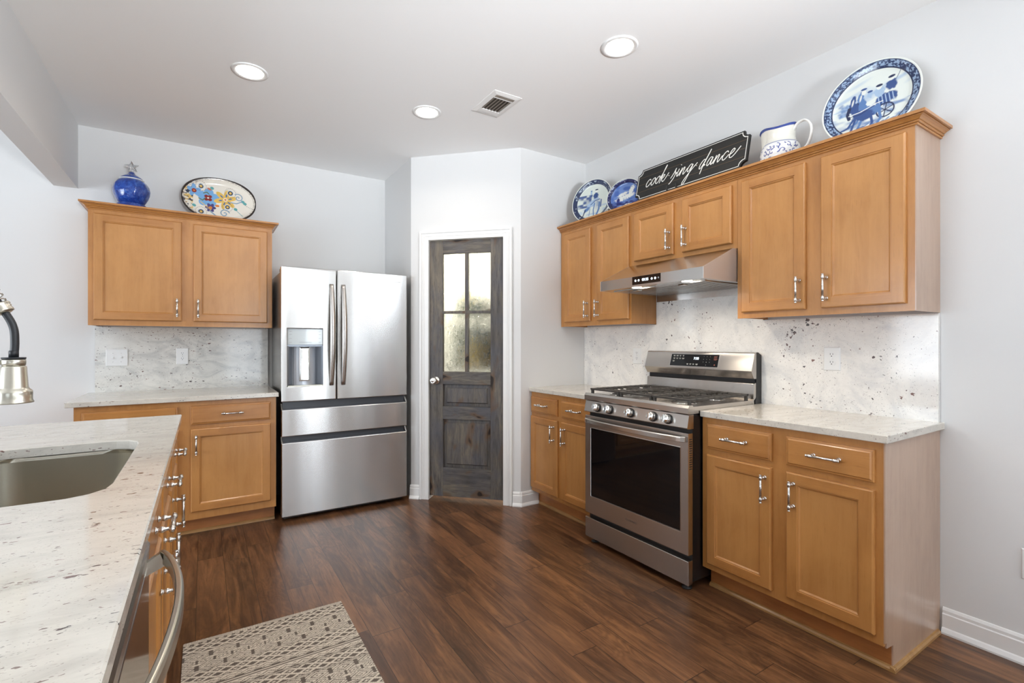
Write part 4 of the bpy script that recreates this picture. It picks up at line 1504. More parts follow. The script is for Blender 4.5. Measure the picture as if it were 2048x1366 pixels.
def delft_rim(P, r, a, r0, dark, light, freq=1.0, dens=0.5):
    ring = (r > r0) & (r < 0.965)
    P.put(ring * 1.0, dark)
    q = vnoise(a * 13 * freq + 40, r * 26 * freq, 5) * 0.6 + vnoise(a * 27 * freq + 9, r * 50 * freq, 8) * 0.4
    P.put(ring * np.clip((q - dens) * 9, 0, 1), light)
    P.put((np.abs(r - r0 - 0.010) < 0.014) * 1.0, NAVY)
    P.put((np.abs(r - 0.955) < 0.010) * 0.8, NAVY)
    P.put((r > 0.967) * 1.0, WHITE)


def paint_coach(P, r, a):
    x, y = P.x, P.y
    P.put(np.ones_like(x), L3(222, 228, 222))
    sky = vnoise(x * 2.2 + y * 1.1, y * 9 - x * 3, 2)
    P.put((y > 0.0) * np.clip((sky - 0.45) * 1.7, 0, 0.75), L3(158, 182, 208))
    gr = vnoise(x * 5, y * 14, 6)
    P.put((y < -0.15) * np.clip((gr - 0.40) * 1.8, 0, 0.85), MIDB)
    for k in range(16):
        P.ell(-0.62 + 0.05 * (k % 5), -0.02 + 0.05 * (k // 3) - 0.1, 0.09, 0.07, MIDB if k % 2 else PALE, 0.3 * k, 0.7, 0.6, 0.6)
    # carriage and passengers
    P.ell(0.30, -0.02, 0.24, 0.17, BLUE, 0.25, 1, 0.2, 0.4)
    for k in range(5):
        P.line([(0.14 + 0.07 * k, 0.10), (0.18 + 0.07 * k, -0.12)], 0.012, PALE)
    P.ell(0.40, 0.30, 0.12, 0.14, BLUE, 0.2, 1, 0.2, 0.3).ell(0.38, 0.46, 0.055, 0.065, WHITE).ell(0.385, 0.50, 0.075, 0.035, NAVY, 0.1)
    P.ell(0.16, 0.20, 0.11, 0.12, PALE, 0.1, 1, 0.2, 0.5).ell(0.15, 0.33, 0.055, 0.065, WHITE).ell(0.15, 0.375, 0.075, 0.035, NAVY)
    P.line([(0.46, 0.36), (0.62, 0.72)], 0.010, L3(110, 120, 140))
    P.line(spiral(0.30, -0.30, 0.17, 0.17, 0, 2 * PI, 28), 0.018, NAVY)
    for k in range(6):
        P.line([(0.30, -0.30), (0.30 + 0.16 * math.cos(k * PI / 3 + 0.4), -0.30 + 0.16 * math.sin(k * PI / 3 + 0.4))], 0.013, NAVY)
    # horses
    for ox, oy, c in ((0.06, 0.02, MIDB), (-0.10, -0.04, BLUE)):
        P.ell(-0.05 + ox, -0.22 + oy, 0.24, 0.15, c, -0.15, 1, 0.2, 0.35)
        P.ell(-0.24 + ox, 0.00 + oy, 0.10, 0.24, c, 0.25, 1, 0.2, 0.35)
        P.ell(-0.27 + ox, 0.22 + oy, 0.065, 0.15, c, -0.15, 1, 0.2, 0.3)
        P.ell(-0.275 + ox, 0.18 + oy, 0.025, 0.11, WHITE, -0.15, 0.9, 0.4)
        P.line([(-0.34 + ox, 0.05 + oy), (-0.37 + ox, -0.10 + oy), (-0.33 + ox, -0.22 + oy)], 0.045, NAVY)
        P.line([(-0.24 + ox, -0.28 + oy), (-0.34 + ox, -0.45 + oy), (-0.48 + ox, -0.50 + oy)], 0.030, c)
        P.line([(-0.20 + ox, -0.30 + oy), (-0.26 + ox, -0.52 + oy), (-0.33 + ox, -0.68 + oy)], 0.032, c)
        P.line([(0.12 + ox, -0.28 + oy), (0.16 + ox, -0.48 + oy), (0.08 + ox, -0.64 + oy)], 0.034, c)
    P.line([(-0.44, -0.18), (-0.20, -0.16), (0.10, -0.06), (0.24, -0.05)], 0.013, WHITE)
    P.line([(-0.44, -0.22), (-0.20, -0.22), (0.08, -0.10)], 0.009, NAVY)
    P.ell(-0.16, 0.33, 0.05, 0.07, WHITE).ell(-0.16, 0.41, 0.07, 0.03, BLUE).ell(-0.03, 0.22, 0.06, 0.10, PALE, 0, 1, 0.3, 0.5).ell(-0.03, 0.30, 0.06, 0.03, BLUE)
    for k in range(9):
        P.line([(-0.30 + 0.10 * k, -0.60 - 0.03 * (k % 3)), (-0.12 + 0.10 * k, -0.56 + 0.04 * (k % 2))], 0.022, MIDB if k % 2 else BLUE, 0.8)
    delft_rim(P, r, a, 0.80, L3(30, 48, 88), L3(146, 170, 200), 1.7, 0.46)


def paint_rider(P, r, a):
    x, y = P.x, P.y
    P.put(np.ones_like(x), L3(214, 222, 214))
    n = vnoise(x * 7, y * 10, 11)
    P.put(((x < -0.05) & (y > -0.25) & (y < 0.35)) * np.clip((n - 0.22) * 2.2, 0, 0.95), BLUE)
    P.put((y < -0.2) * np.clip((vnoise(x * 5, y * 12, 4) - 0.5) * 2, 0, 0.6), PALE)
    P.ell(0.12, 0.25, 0.14, 0.17, BLUE, 0, 1, 0.25, 0.3).ell(0.14, 0.47, 0.06, 0.075, WHITE).ell(0.14, 0.53, 0.09, 0.03, NAVY)
    P.ell(-0.12, 0.42, 0.05, 0.09, PALE).ell(-0.12, 0.51, 0.05, 0.03, MIDB)
    P.ell(0.05, -0.05, 0.34, 0.17, PALE, 0.45, 1, 0.2, 0.4).ell(0.28, -0.18, 0.20, 0.28, L3(196, 206, 206), 0.3, 1, 0.3, 0.3)
    P.ell(-0.28, -0.35, 0.20, 0.10, MIDB, 0.6, 1, 0.3, 0.4).line([(-0.45, -0.66), (-0.36, -0.36)], 0.03, NAVY)
    P.line([(-0.10, -0.14), (0.10, 0.02), (0.34, 0.06)], 0.02, BLUE).line([(0.10, -0.10), (0.06, -0.40), (0.10, -0.66)], 0.03, MIDB)
    P.line([(0.34, -0.10), (0.34, -0.40), (0.24, -0.68)], 0.05, MIDB).line([(0.42, 0.02), (0.42, -0.3)], 0.03, BLUE)
    P.line([(-0.12, -0.30), (-0.13, -0.66)], 0.016, MIDB)
    for k in range(5):
        P.line([(0.20 + 0.03 * k, 0.02 - 0.02 * k), (0.22 + 0.035 * k, -0.26)], 0.010, MIDB, 0.8)
    delft_rim(P, r, a, 0.80, L3(40, 54, 86), L3(170, 184, 198), 0.8, 0.62)


def paint_windmill(P, r, a):
    x, y = P.x, P.y
    P.put(np.ones_like(x), L3(66, 98, 168))
    n = vnoise(x * 4, y * 6, 3)
    P.put(np.clip((n - 0.35) * 2, 0, 0.7), L3(110, 140, 195))
    P.ell(0.0, -0.02, 0.66, 0.17, WHITE, 0.28, 0.95, 0.4, 0.5).ell(0.33, 0.33, 0.16, 0.34, WHITE, -0.35, 0.95, 0.4, 0.4)
    P.ell(-0.15, 0.18, 0.34, 0.12, WHITE, 0.3, 0.9, 0.4, 0.4)
    for k in range(5):
        P.line([(-0.10 + 0.1 * k, -0.05), (-0.08 + 0.1 * k, -0.22)], 0.014, MIDB, 0.8)
    P.put((y < -0.28) * np.clip((vnoise(x * 8, y * 12, 7) - 0.2) * 2, 0, 1), L3(24, 36, 106))
    P.ell(0.0, -0.55, 0.40, 0.10, WHITE, 0.25, 0.9, 0.4, 0.5).ell(-0.38, -0.16, 0.10, 0.14, L3(30, 46, 120))
    P.line([(-0.38, 0.02), (-0.38, -0.16)], 0.016, NAVY)
    delft_rim(P, r, a, 0.82, L3(34, 38, 88), L3(196, 204, 224), 0.9, 0.66)


def paint_floral(P, r, a):
    # cream oval with folk flowers crowding the left side
    x, y = P.x, P.y
    P.x = x * 1.45  # keep motifs round on the oval
    x2 = P.x
    cream, K = L3(228, 222, 210), L3(44, 36, 34)
    P.put(np.ones_like(x), cream)
    sky, teal, red, yel, org, vio, ink, gr = L3(118, 168, 214), L3(92, 160, 160), L3(134, 44, 38), L3(222, 184, 96), L3(214, 130, 66), L3(74, 68, 120), L3(52, 60, 78), L3(96, 118, 84)

    def petal_flower(cx, cy, rad, col, n, cen, cenr, rot=0.0, slim=0.55):
        for k in range(n):
            t = rot + 2 * PI * k / n
            P.ell(cx + rad * 0.58 * math.cos(t), cy + rad * 0.58 * math.sin(t), rad * 0.52, rad * slim * 0.62, col, t, 1, 0.12)
        P.ell(cx, cy, cenr, cenr, cen)

    def eye(cx, cy, rad):
        for k in range(20):
            t = 2 * PI * k / 20
            P.ell(cx + rad * math.cos(t), cy + rad * 1.0 * math.sin(t), 0.014, 0.018, ink, 0, 0.9)
        P.ell(cx, cy, rad * 0.62, rad * 0.66, L3(206, 216, 222)).ell(cx, cy, rad * 0.50, rad * 0.52, ink).ell(cx, cy, rad * 0.26, rad * 0.28, yel)

    n = vnoise(x2 * 12, y * 14, 21)
    left = (x2 < -1.02) & (np.abs(y) < 0.55)
    P.put(left * np.clip((n - 0.45) * 6, 0, 0.9), yel).put(left * np.clip((vnoise(x2 * 15, y * 17, 9) - 0.62) * 9, 0, 1), ink)
    petal_flower(-0.98, 0.34, 0.26, sky, 5, red, 0.10, 0.4)
    P.ell(-0.98, 0.34, 0.04, 0.04, org)
    petal_flower(-0.45, 0.08, 0.42, sky, 5, sky, 0.20, 0.2, 0.75)
    for k in range(4):
        t = PI / 4 + k * PI / 2
        P.ell(-0.45 + 0.10 * math.cos(t), 0.08 + 0.10 * math.sin(t), 0.085, 0.075, red)
    P.ell(-0.45, 0.08, 0.04, 0.04, cream)
    petal_flower(0.22, 0.10, 0.44, yel, 6, cream, 0.09, 0.3, 0.42)
    for k in range(6):
        t = 0.3 + 2 * PI * k / 6
        P.ell(0.22 + 0.20 * math.cos(t), 0.10 + 0.20 * math.sin(t), 0.085, 0.030, L3(70, 110, 160), t)
    P.ell(0.22, 0.10, 0.05, 0.05, org)
    petal_flower(-0.36, -0.36, 0.20, vio, 6, org, 0.07)
    eye(-0.72, 0.58, 0.20)
    eye(0.42, 0.44, 0.22)
    eye(0.30, -0.24, 0.20)
    eye(-0.72, -0.60, 0.22)
    for cx, cy in ((-0.30, 0.56), (-0.98, -0.34), (0.62, -0.30), (1.00, 0.02), (-0.42, -0.80), (0.92, 0.10)):
        P.ell(cx, cy, 0.085, 0.070, teal, -0.5)
    P.ell(-0.10, -0.24, 0.09, 0.06, org).ell(-0.40, 0.50, 0.10, 0.05, L3(186, 112, 92), -0.5).ell(0.0, 0.35, 0.08, 0.05, yel, 0.4)
    P.line(spiral(0.74, 0.26, 0.02, 0.20, 0, 8.6, 40), 0.024, L3(128, 156, 176))
    P.line([(0.88, 0.10), (0.66, -0.02), (0.42, 0.0)], 0.026, L3(128, 156, 176))
    P.line(spiral(0.18, -0.56, 0.03, 0.20, 2.0, -6.0, 40), 0.026, L3(128, 156, 176))
    P.line([(0.10, -0.76), (-0.15, -0.72), (-0.38, -0.52)], 0.030, L3(128, 156, 176))
    P.line([(-0.80, 0.02), (-0.66, -0.06), (-0.58, 0.04)], 0.028, gr).line([(-0.62, 0.28), (-0.50, 0.34), (-0.42, 0.26)], 0.026, gr)
    for k in range(7):
        P.ell(-0.72 + 0.06 * k, -0.15 - 0.05 * k, 0.05, 0.022, yel, -0.7 + 0.2 * k, 0.9)
        P.ell(1.02 + 0.06 * k, -0.06 - 0.04 * k, 0.02 - 0.001 * k, 0.02, ink, 0, 0.7)
    P.line([(0.66, -0.36), (0.80, -0.50), (0.90, -0.62)], 0.014, teal)
    dots = (r > 0.925) & (r < 0.955) & (np.modf(np.abs(a) * 24)[0] < 0.45)
    P.put(dots * 0.8, L3(120, 104, 92))
    P.put((r > 0.968) * 1.0, K)


# ------------------------------------------------------------------ display pieces on top of the cabinets
def wire_stand(label, loc, rotz, half, hook, mat, back=0.09, group='wire plate stands'):
    s = thing('plate_stand', label, 'plate stand', loc, rotz, group)
    m = MB()
    for sx in (-1, 1):
        pts = smooth_path([(sx * half * 0.25, back, 0.003), (sx * half * 0.7, back * 0.55, 0.003), (sx * half, 0.012, 0.004), (sx * half, -0.036, 0.010), (sx * half, -0.044, 0.026 + hook * 0.4), (sx * half, -0.034, 0.026 + hook), (sx * half * 0.92, -0.030, 0.022 + hook * 0.9)], 6)
        m.tube(pts, 0.0028, 8)
        m.tube(smooth_path([(sx * half, 0.012, 0.004), (sx * half * 0.6, 0.034, 0.075), (sx * half * 0.25, 0.050, 0.125)], 5), 0.0026, 8)
    m.tube([(-half * 0.25, 0.050, 0.125), (half * 0.25, 0.050, 0.125)], 0.0026, 8)
    m.tube([(0, 0.050, 0.125), (0, back + 0.02, 0.003)], 0.0026, 8)
    m.tube([(-half * 0.25, back, 0.003), (half * 0.25, back, 0.003)], 0.0026, 8)
    m.tube(smooth_path([(-half, 0.006, 0.004), (-half * 0.5, -0.012, 0.020), (0, -0.020, 0.006), (half * 0.5, -0.012, 0.020), (half, 0.006, 0.004)], 6), 0.0026, 8)
    obj('wire_frame', m, mat, s)
    return s


TOPR, TOPL = 2.165, 2.145
# oval platter on the left cabinet
LEAN = R(-13)
pl = thing('platter', 'cream oval platter with colorful folk flowers and a dark rim', 'platter', (0.107, 4.300, TOPL + 0.030), 0, None, LEAN)
dish('platter_dish', pl, 0.244, 0.176, paint_floral, 120, 360, 0.030, 0.006, 2.25)
wire_stand('black wire stand under the floral oval platter', (0.107, 4.302, TOPL), 0, 0.115, 0.040, M['black_matte'], 0.10)

# cobalt jar with a glass star
jr = thing('jar', 'cobalt blue lidded jar with a clear glass star on top', 'jar', (-0.421, 4.275, TOPL))
rib = lambda a, h: 1 - 0.035 * abs(math.sin(a * 5.0)) * (1 if 0.10 < h < 0.245 else 0.25)
m = MB()
m.lathe([(0.060, 0.075), (0.075, 0.088), (0.092, 0.118), (0.103, 0.150), (0.106, 0.178), (0.100, 0.208), (0.086, 0.232), (0.068, 0.246), (0.060, 0.250), (0.0, 0.250)], 80, rfun=rib)
obj('body', m, M['blue'], jr)
m = MB()
m.lathe([(0.088, 0.0), (0.090, 0.010), (0.090, 0.056), (0.083, 0.064), (0.086, 0.070), (0.078, 0.080), (0.058, 0.082)], 64)
obj('foot_ring', m, M['blue'], jr)
m = MB()
m.lathe([(0.068, 0.247), (0.070, 0.252), (0.062, 0.262), (0.044, 0.276), (0.026, 0.286), (0.020, 0.294), (0.014, 0.304), (0.0, 0.307)], 56)
obj('lid', m, M['blue'], jr)
m = MB()
m.lathe([(0.0675, 0.2455), (0.0715, 0.2485), (0.0715, 0.2520), (0.0675, 0.2535)], 56)
obj('lid_band', m, M['china_white'], jr, label='pale band at the lid')
m = MB(Matrix.Translation((0.002, 0, 0.342)) @ Matrix.Rotation(R(-6), 4, 'Y'))
st = []
for k in range(10):
    a = PI / 2 + k * PI / 5
    q = 0.044 if k % 2 == 0 else 0.0185
    st.append((q * math.cos(a), q * math.sin(a)))
v = [(p[0], 0, p[1]) for p in st] + [(0, -0.011, 0), (0, 0.011, 0)]
m.add(v, [(k, (k + 1) % 10, 10) for k in range(10)] + [((k + 1) % 10, k, 11) for k in range(10)])
m.cyl((0, 0, -0.042), (0, 0, -0.015), 0.006, 10)
obj('star', m, M['glass'], jr, label='clear glass star')


def place_plate(name, label, cat, y, x, d, yaw, painter, stand_label, stand_mat, lean=12, hook=0.03, half=None, z=0.028, nr=110, na=280):
    rz = R(-90 + yaw)
    p = thing(name, label, cat, (x, y, TOPR + z), rz, None, R(-lean))
    dish('dish', p, d / 2, d / 2, painter, nr, na, 0.024, 0.006)
    wire_stand(stand_label, (x, y, TOPR), rz, half or d * 0.26, hook, stand_mat, min(0.085, 0.11))
    return p


place_plate('decorative_plate', 'largest blue and white plate, painted with a horse-drawn carriage', 'plate', 1.012, 2.600, 0.395, 3, paint_coach, 'black wire stand under the largest blue and white plate', M['black_matte'], 11, 0.052, 0.085, 0.026, 150, 360)
place_plate('decorative_plate', 'blue and white plate with a couple riding, leaning in the pantry corner', 'plate', 2.845, 2.535, 0.352, 17, paint_rider, 'black wire stand under the plate in the pantry corner', M['black_matte'], 11, 0.040, 0.070, 0.026)
place_plate('decorative_plate', 'small deep blue windmill plate between the corner plate and the black sign', 'plate', 2.510, 2.545, 0.268, 20, paint_windmill, 'white scrolled wire stand under the small windmill plate', M['china_white'], 14, 0.052, 0.105, 0.022)

# black plank sign
SL, SH, ST = 0.405, 0.222, 0.016
sg = thing('sign', 'black plank sign reading cook sing dance in white script', 'sign', (2.496, 1.953, TOPR + 0.0625), RZ, None, R(-13))


def sign_outline(i):
    n = 0.034
    pts = []
    for cx, cz, a0 in ((-SL, 0, 90), (SL, 0, 180), (SL, SH, 270), (-SL, SH, 0)):
        arc = []
        for k in range(9):
            a = R(a0 - 90 * k / 8)
            sx, sz = (1 if cx < 0 else -1), (1 if cz == 0 else -1)
            arc.append((cx + sx * i + (n) * math.cos(a), cz + sz * i + (n) * math.sin(a)))
        pts += arc
    return pts


so = [p for p in sign_outline(0.0)]
obj('board', MB().prism(so, 'y', 0.0, ST), M['sign_black'], sg)
m = MB()
for i0, i1 in ((0.0085, 0.0120),):
    a_, b_ = sign_outline(i0), sign_outline(i1)
    m.loops([[(p[0], -0.0006, p[1]) for p in a_], [(p[0], -0.0012, p[1]) for p in a_], [(p[0], -0.0012, p[1]) for p in b_], [(p[0], -0.0006, p[1]) for p in b_]], cap1=False)
obj('border_line', m, M['sign_white'], sg, label='white border line')
m = MB()
for z in (SH * 0.27, SH * 0.50, SH * 0.73):
    m.box(-SL + 0.016, SL - 0.016, -0.0006, 0.0004, z - 0.0008, z + 0.0008)
obj('plank_seams', m, M['sign_tan'], sg)

GL = {
    'c': (0.90, [[(0.78, 0.80), (0.62, 1.00), (0.34, 0.86), (0.12, 0.45), (0.20, 0.06), (0.48, 0.05), (0.92, 0.50)]]),
    'o': (0.78, [[(0.62, 0.98), (0.30, 0.90), (0.08, 0.48), (0.18, 0.06), (0.44, 0.08), (0.66, 0.50), (0.62, 0.98), (0.66, 0.72), (0.92, 0.74)]]),
    'k': (1.15, [[(-0.05, 0.60), (0.30, 1.30), (0.62, 2.15), (0.50, 2.05), (0.26, 1.10), (0.02, -0.10)], [(0.08, 0.30), (0.44, 0.92), (0.66, 0.86), (0.48, 0.56), (0.22, 0.50)], [(0.26, 0.50), (0.46, 0.06), (0.74, 0.10), (1.28, 1.00)]]),
    's': (0.74, [[(-0.10, 0.02), (0.24, 0.60), (0.46, 1.22), (0.42, 0.92), (0.52, 0.46), (0.40, -0.05), (0.00, -0.62), (-0.18, -0.70)], [(0.52, 0.40), (0.74, 0.60)]]),
    'i': (0.52, [[(0.26, 0.98), (0.10, 0.40), (0.16, 0.02), (0.36, 0.20), (0.60, 0.66)], [(0.40, 1.42), (0.43, 1.48)]]),
    'n': (1.02, [[(0.20, 0.98), (0.10, 0.50), (0.00, -0.02), (0.20, 0.50), (0.50, 0.94), (0.62, 0.84), (0.52, 0.40), (0.56, 0.02), (0.80, 0.20), (1.08, 0.66)]]),
    'g': (1.12, [[(0.76, 0.92), (0.44, 1.02), (0.14, 0.60), (0.16, 0.16), (0.42, 0.24), (0.78, 0.94), (0.58, 0.10), (0.22, -1.00), (-0.06, -1.48), (-0.20, -1.22), (0.10, -0.62), (0.70, 0.16), (1.42, 0.95)]]),
    'd': (0.98, [[(0.70, 0.92), (0.40, 0.98), (0.06, 0.50), (0.02, 0.00), (0.26, 0.02), (0.66, 0.84), (1.10, 2.10), (0.86, 1.30), (0.50, 0.20), (0.36, -0.60), (0.30, -0.76)], [(0.52, 0.20), (0.76, 0.30)]]),
    'a': (0.96, [[(0.66, 0.92), (0.36, 0.98), (0.06, 0.48), (0.10, 0.04), (0.36, 0.14), (0.70, 0.92), (0.58, 0.36), (0.62, 0.02), (0.80, 0.12), (1.00, 0.50)]]),
    'e': (0.92, [[(0.06, 0.42), (0.40, 0.56), (0.66, 0.88), (0.48, 1.04), (0.20, 0.70), (0.16, 0.12), (0.44, 0.02), (0.80, 0.30), (1.36, 1.05)]]),
    '.': (0.60, [[(0.24, 0.55), (0.28, 0.58)]]),
}


def script_word(word, x, zb, s, slant=0.16, rise=0.0):
    m = MB()
    for ch in word:
        adv, strokes = GL[ch]
        for stn in strokes:
            p = smooth_path([((x + (q[0] + slant * q[1]) * s), -0.0016, zb + q[1] * s + rise * x) for q in stn], 7) if len(stn) > 2 else [Vector((x + (q[0] + slant * q[1]) * s, -0.0016, zb + q[1] * s)) for q in stn]
            wd = 0.0030 if len(stn) > 2 else 0.0050
            m.tube(p, wd, 6, flat=(1.0, 0.34) if False else None)
        x += adv * s
    # press the rounded strokes flat on to the board
    m.v = [(v[0], -0.0014 + (v[1] + 0.0016) * 0.35, v[2]) for v in m.v]
    return m, x


UNIT = 0.049
x0 = -0.335
for wrd, s_ in (('cook', UNIT), ('.', UNIT), ('sing', UNIT), ('.', UNIT), ('dance', UNIT)):
    if wrd == '.':
        m, x0 = script_word('.', x0, 0.082, s_)
        obj('lettering', m, M['sign_white'], sg, label='white dot between words')
    else:
        m, x0 = script_word(wrd, x0 + 0.010, 0.082, s_)
        obj('lettering', m, M['sign_white'], sg, label='white script word ' + wrd)
ss = thing('sign_stand', 'black easel stand with two hooks holding the plank sign', 'stand', (2.496, 1.953, TOPR), RZ)
m = MB()
for x in (-0.115, -0.045):
    m.box(x - 0.004, x + 0.004, -0.016, 0.11, 0.0, 0.006).box(x - 0.004, x + 0.004, -0.002, 0.006, 0.0, 0.057)
    m.box(x - 0.004, x + 0.004, -0.016, 0.022, 0.050, 0.057).box(x - 0.0045, x + 0.0045, -0.017, -0.012, 0.050, 0.092)
m.box(-0.119, -0.041, 0.10, 0.108, 0.0, 0.006)
obj('hooks', m, M['black_matte'], ss)

# pitcher
pt = thing('pitcher', 'white pitcher with blue rim and blue scroll pattern', 'pitcher', (2.575, 1.400, TOPR), RZ)
prof = [(0.050, 0.0), (0.062, 0.004), (0.083, 0.030), (0.096, 0.062), (0.099, 0.090), (0.094, 0.116), (0.083, 0.138), (0.074, 0.152), (0.070, 0.166), (0.070, 0.190), (0.072, 0.206), (0.075, 0.220), (0.0765, 0.228)]
# resample finely for the painted pattern
pr = np.array(prof)
tt = np.concatenate([[0], np.cumsum(np.hypot(np.diff(pr[:, 0]), np.diff(pr[:, 1])))])
ts = np.linspace(0, tt[-1], 90)
rr_, hh_ = np.interp(ts, tt, pr[:, 0]), np.interp(ts, tt, pr[:, 1])
na = 200
vv, ff, pu, pv = [], [], [], []
for i in range(90):
    for k in range(na):
        a = 2 * PI * k / na
        up = max(0.0, (hh_[i] - 0.150) / 0.078)
        # spout pulled out and dipped on the -x side
        w_ = max(0.0, math.cos(a - PI)) ** 6
        q = rr_[i] * (1 + 0.42 * up ** 1.6 * w_ - 0.10 * up * (abs(math.sin(a)) ** 3))
        dzv = up * (0.010 * math.sin(a * 2 + 0.9) - 0.016 * w_ ** 2)
        vv.append((q * math.cos(a), q * math.sin(a), hh_[i] + dzv))
        pu.append(a * 0.095)
        pv.append(hh_[i])
for i in range(89):
    for k in range(na):
        ff.append((i * na + k, i * na + (k + 1) % na, (i + 1) * na + (k + 1) % na, (i + 1) * na + k))
nb_ = len(vv)
prev = 89 * na
for s_, dz_ in ((0.955, 0.0), (0.93, -0.02), (0.90, -0.09), (0.5, -0.20), (0.001, -0.21)):
    st_ = len(vv)
    for k in range(na):
        b = vv[89 * na + k]
        vv.append((b[0] * s_, b[1] * s_, b[2] + dz_ * 0.95))
    ff += [(prev + k, prev + (k + 1) % na, st_ + (k + 1) % na, st_ + k) for k in range(na)]
    prev = st_
st_ = len(vv)
vv.append((0, 0, 0.0))
ff += [(k, st_, (k + 1) % na) for k in range(na)]
m = MB().add(vv, ff, 0, True)
me = m.mesh('jug_body', [M['paint']])
P = Paint(np.array(pu), np.array(pv), L3(228, 226, 216))
ink = L3(52, 66, 138)
rng = random.Random(4)
P.put((P.y < 0.132) * 1.0, L3(232, 232, 230))
for row, zc in enumerate((0.018, 0.050, 0.082, 0.110)):
    for k in range(13):
        cx = (k + 0.5 * (row % 2)) * 0.046 + rng.uniform(-0.006, 0.006)
        t0 = rng.uniform(0, 6.28)
        P.line(spiral(cx, zc, 0.003, 0.015, t0, t0 + rng.choice((-4.6, 4.6)), 16), 0.0027, ink)
        for j in range(2):
            t1 = rng.uniform(0, 6.28)
            P.ell(cx + 0.021 * math.cos(t1), zc + 0.013 * math.sin(t1), 0.0065, 0.0032, ink, t1)
P.put(((P.y > 0.131) & (P.y < 0.139)) * 0.75, L3(120, 130, 165))
P.put((P.y > 0.2155) * 1.0, L3(46, 66, 140))
cols = np.tile(L3(228, 226, 216), (len(vv), 1))
cols[:nb_] = P.c
rim = slice(nb_, nb_ + na)
cols[rim] = L3(46, 66, 140)
set_paint(me, cols)
obj('jug_body', me, M['paint'], pt)
m = MB()
m.tube(smooth_path([(0.066, 0, 0.196), (0.085, 0, 0.222), (0.122, 0, 0.228), (0.150, 0, 0.196), (0.153, 0, 0.150), (0.136, 0, 0.100), (0.092, 0, 0.070)], 8), 0.0072, 14, flat=(1.4, 0.8))
obj('handle', m, M['china_white'], pt)

# ------------------------------------------------------------------ woven runner by the island
RX0, RX1, RY0, RY1 = -0.070, 0.564, 0.72, 2.433
nx, ny = 211, 520
xs, ys = np.linspace(RX0, RX1, nx), np.linspace(RY0, RY1, ny)
GX, GY = np.meshgrid(xs, ys)
gx, t_ = (GX - RX0).ravel(), (RY1 - GY).ravel()
cream, char = L3(206, 196, 180), L3(92, 83, 76)
tri = lambda q: np.abs(np.modf(np.abs(q))[0] - 0.5) * 2
dark = np.zeros_like(gx)


def band(t0, t1, fn):
    s = (t_ >= t0) & (t_ < t1)
    dark[s] = fn(gx[s], (t_[s] - t0) / (t1 - t0), t_[s] - t0)


def lattice(px, rows):
    def f(x, w, d):
        u, v = x / px, w * rows / 2
        a, b = u + v, u - v
        fa, fb = np.modf(np.abs(a) + 0.0)[0], np.modf(np.abs(b + 50))[0]
        line = (np.minimum(fa, 1 - fa) < 0.15) | (np.minimum(fb, 1 - fb) < 0.15)
        par = (np.floor(a) + np.floor(b + 50)) % 2
        core = (np.abs(fa - 0.5) < 0.16) & (np.abs(fb - 0.5) < 0.16) & (np.floor(a) % 2 == 0)
        return np.where(line | core, 0.0, 1.0)
    return f


def nested(px, ph=0.0, k=3.0):
    def f(x, w, d):
        u = np.abs(np.modf(np.abs(x / px + ph))[0] - 0.5) * 2
        q = u * 0.95 + np.abs(w - 0.5) * 1.7
        ring = np.modf(q * k)[0]
        solid = (u > 0.86) & (np.abs(w - 0.5) < 0.38)
        return np.where(solid, 1.0, np.where((ring < 0.36) & (q < 1.35), 1.0, 0.0))
    return f


def zig(px, n=2, lw=0.22):
    def f(x, w, d):
        z = tri(x / px)
        q = np.modf(np.abs(w * n - z * 1.1 + 6))[0]
        return np.where((q < lw) | ((w > 0.72) & (z > 0.55)), 1.0, 0.0)
    return f


def lines(n):
    return lambda x, w, d: np.where(np.modf(w * n)[0] < 0.5, 1.0, 0.0)


t0 = 0.0
seq = [(0.030, zig(0.030, 3, 0.30)), (0.064, lattice(0.058, 4)), (0.008, lines(1.4)), (0.048, nested(0.096, 0.0, 2.6)), (0.034, nested(0.060, 0.2, 2.0)), (0.048, nested(0.096, 0.5, 2.6)), (0.006, lines(1.0)),
       (0.064, lattice(0.058, 4)), (0.010, lines(2.0)), (0.026, zig(0.062, 2, 0.3)), (0.026, lines(2.0)), (0.028, zig(0.062, 2, 0.3)), (0.008, lines(1.2))]
while t0 < RY1 - RY0:
    for i, (h, fn) in enumerate(seq):
        if i == 0 and t0 > 0.01:
            continue
        band(t0, t0 + h, fn)
        t0 += h
wear = vnoise(gx * 260, t_ * 200, 2) * 0.25 + vnoise(gx * 40, t_ * 40, 5) * 0.2
dk = np.clip(dark * (1.0 - 0.25 * wear), 0, 1)[:, None]
cols = cream * (1 - dk) + char * dk
cols = cols * (0.93 + 0.14 * vnoise(gx * 330, t_ * 330, 9))[:, None]
zz = 0.007 + 0.0006 * vnoise(gx * 20, t_ * 20, 1)
vv = list(zip(GX.ravel(), GY.ravel(), zz))
ff = [(j * nx + i, j * nx + i + 1, (j + 1) * nx + i + 1, (j + 1) * nx + i) for j in range(ny - 1) for i in range(nx - 1)]
ed = [j for j in range(nx)] + [k * nx + nx - 1 for k in range(1, ny)] + [(ny - 1) * nx + i for i in range(nx - 2, -1, -1)] + [k * nx for k in range(ny - 2, 0, -1)]
nb_ = len(vv)
for j in ed:
    vv.append((vv[j][0], vv[j][1], 0.0005))
ne = len(ed)
ff += [(ed[k], nb_ + k, nb_ + (k + 1) % ne, ed[(k + 1) % ne]) for k in range(ne)]
m = MB().add(vv, ff, 0, False)
me = bpy.data.meshes.new('rug')
me.from_pydata(m.v, [], m.f)
me.materials.append(M['rug'])
cc = np.tile(L3(180, 170, 152), (len(vv), 1))
cc[:nb_] = cols
set_paint(me, cc)
o = obj('rug', me, M['rug'])
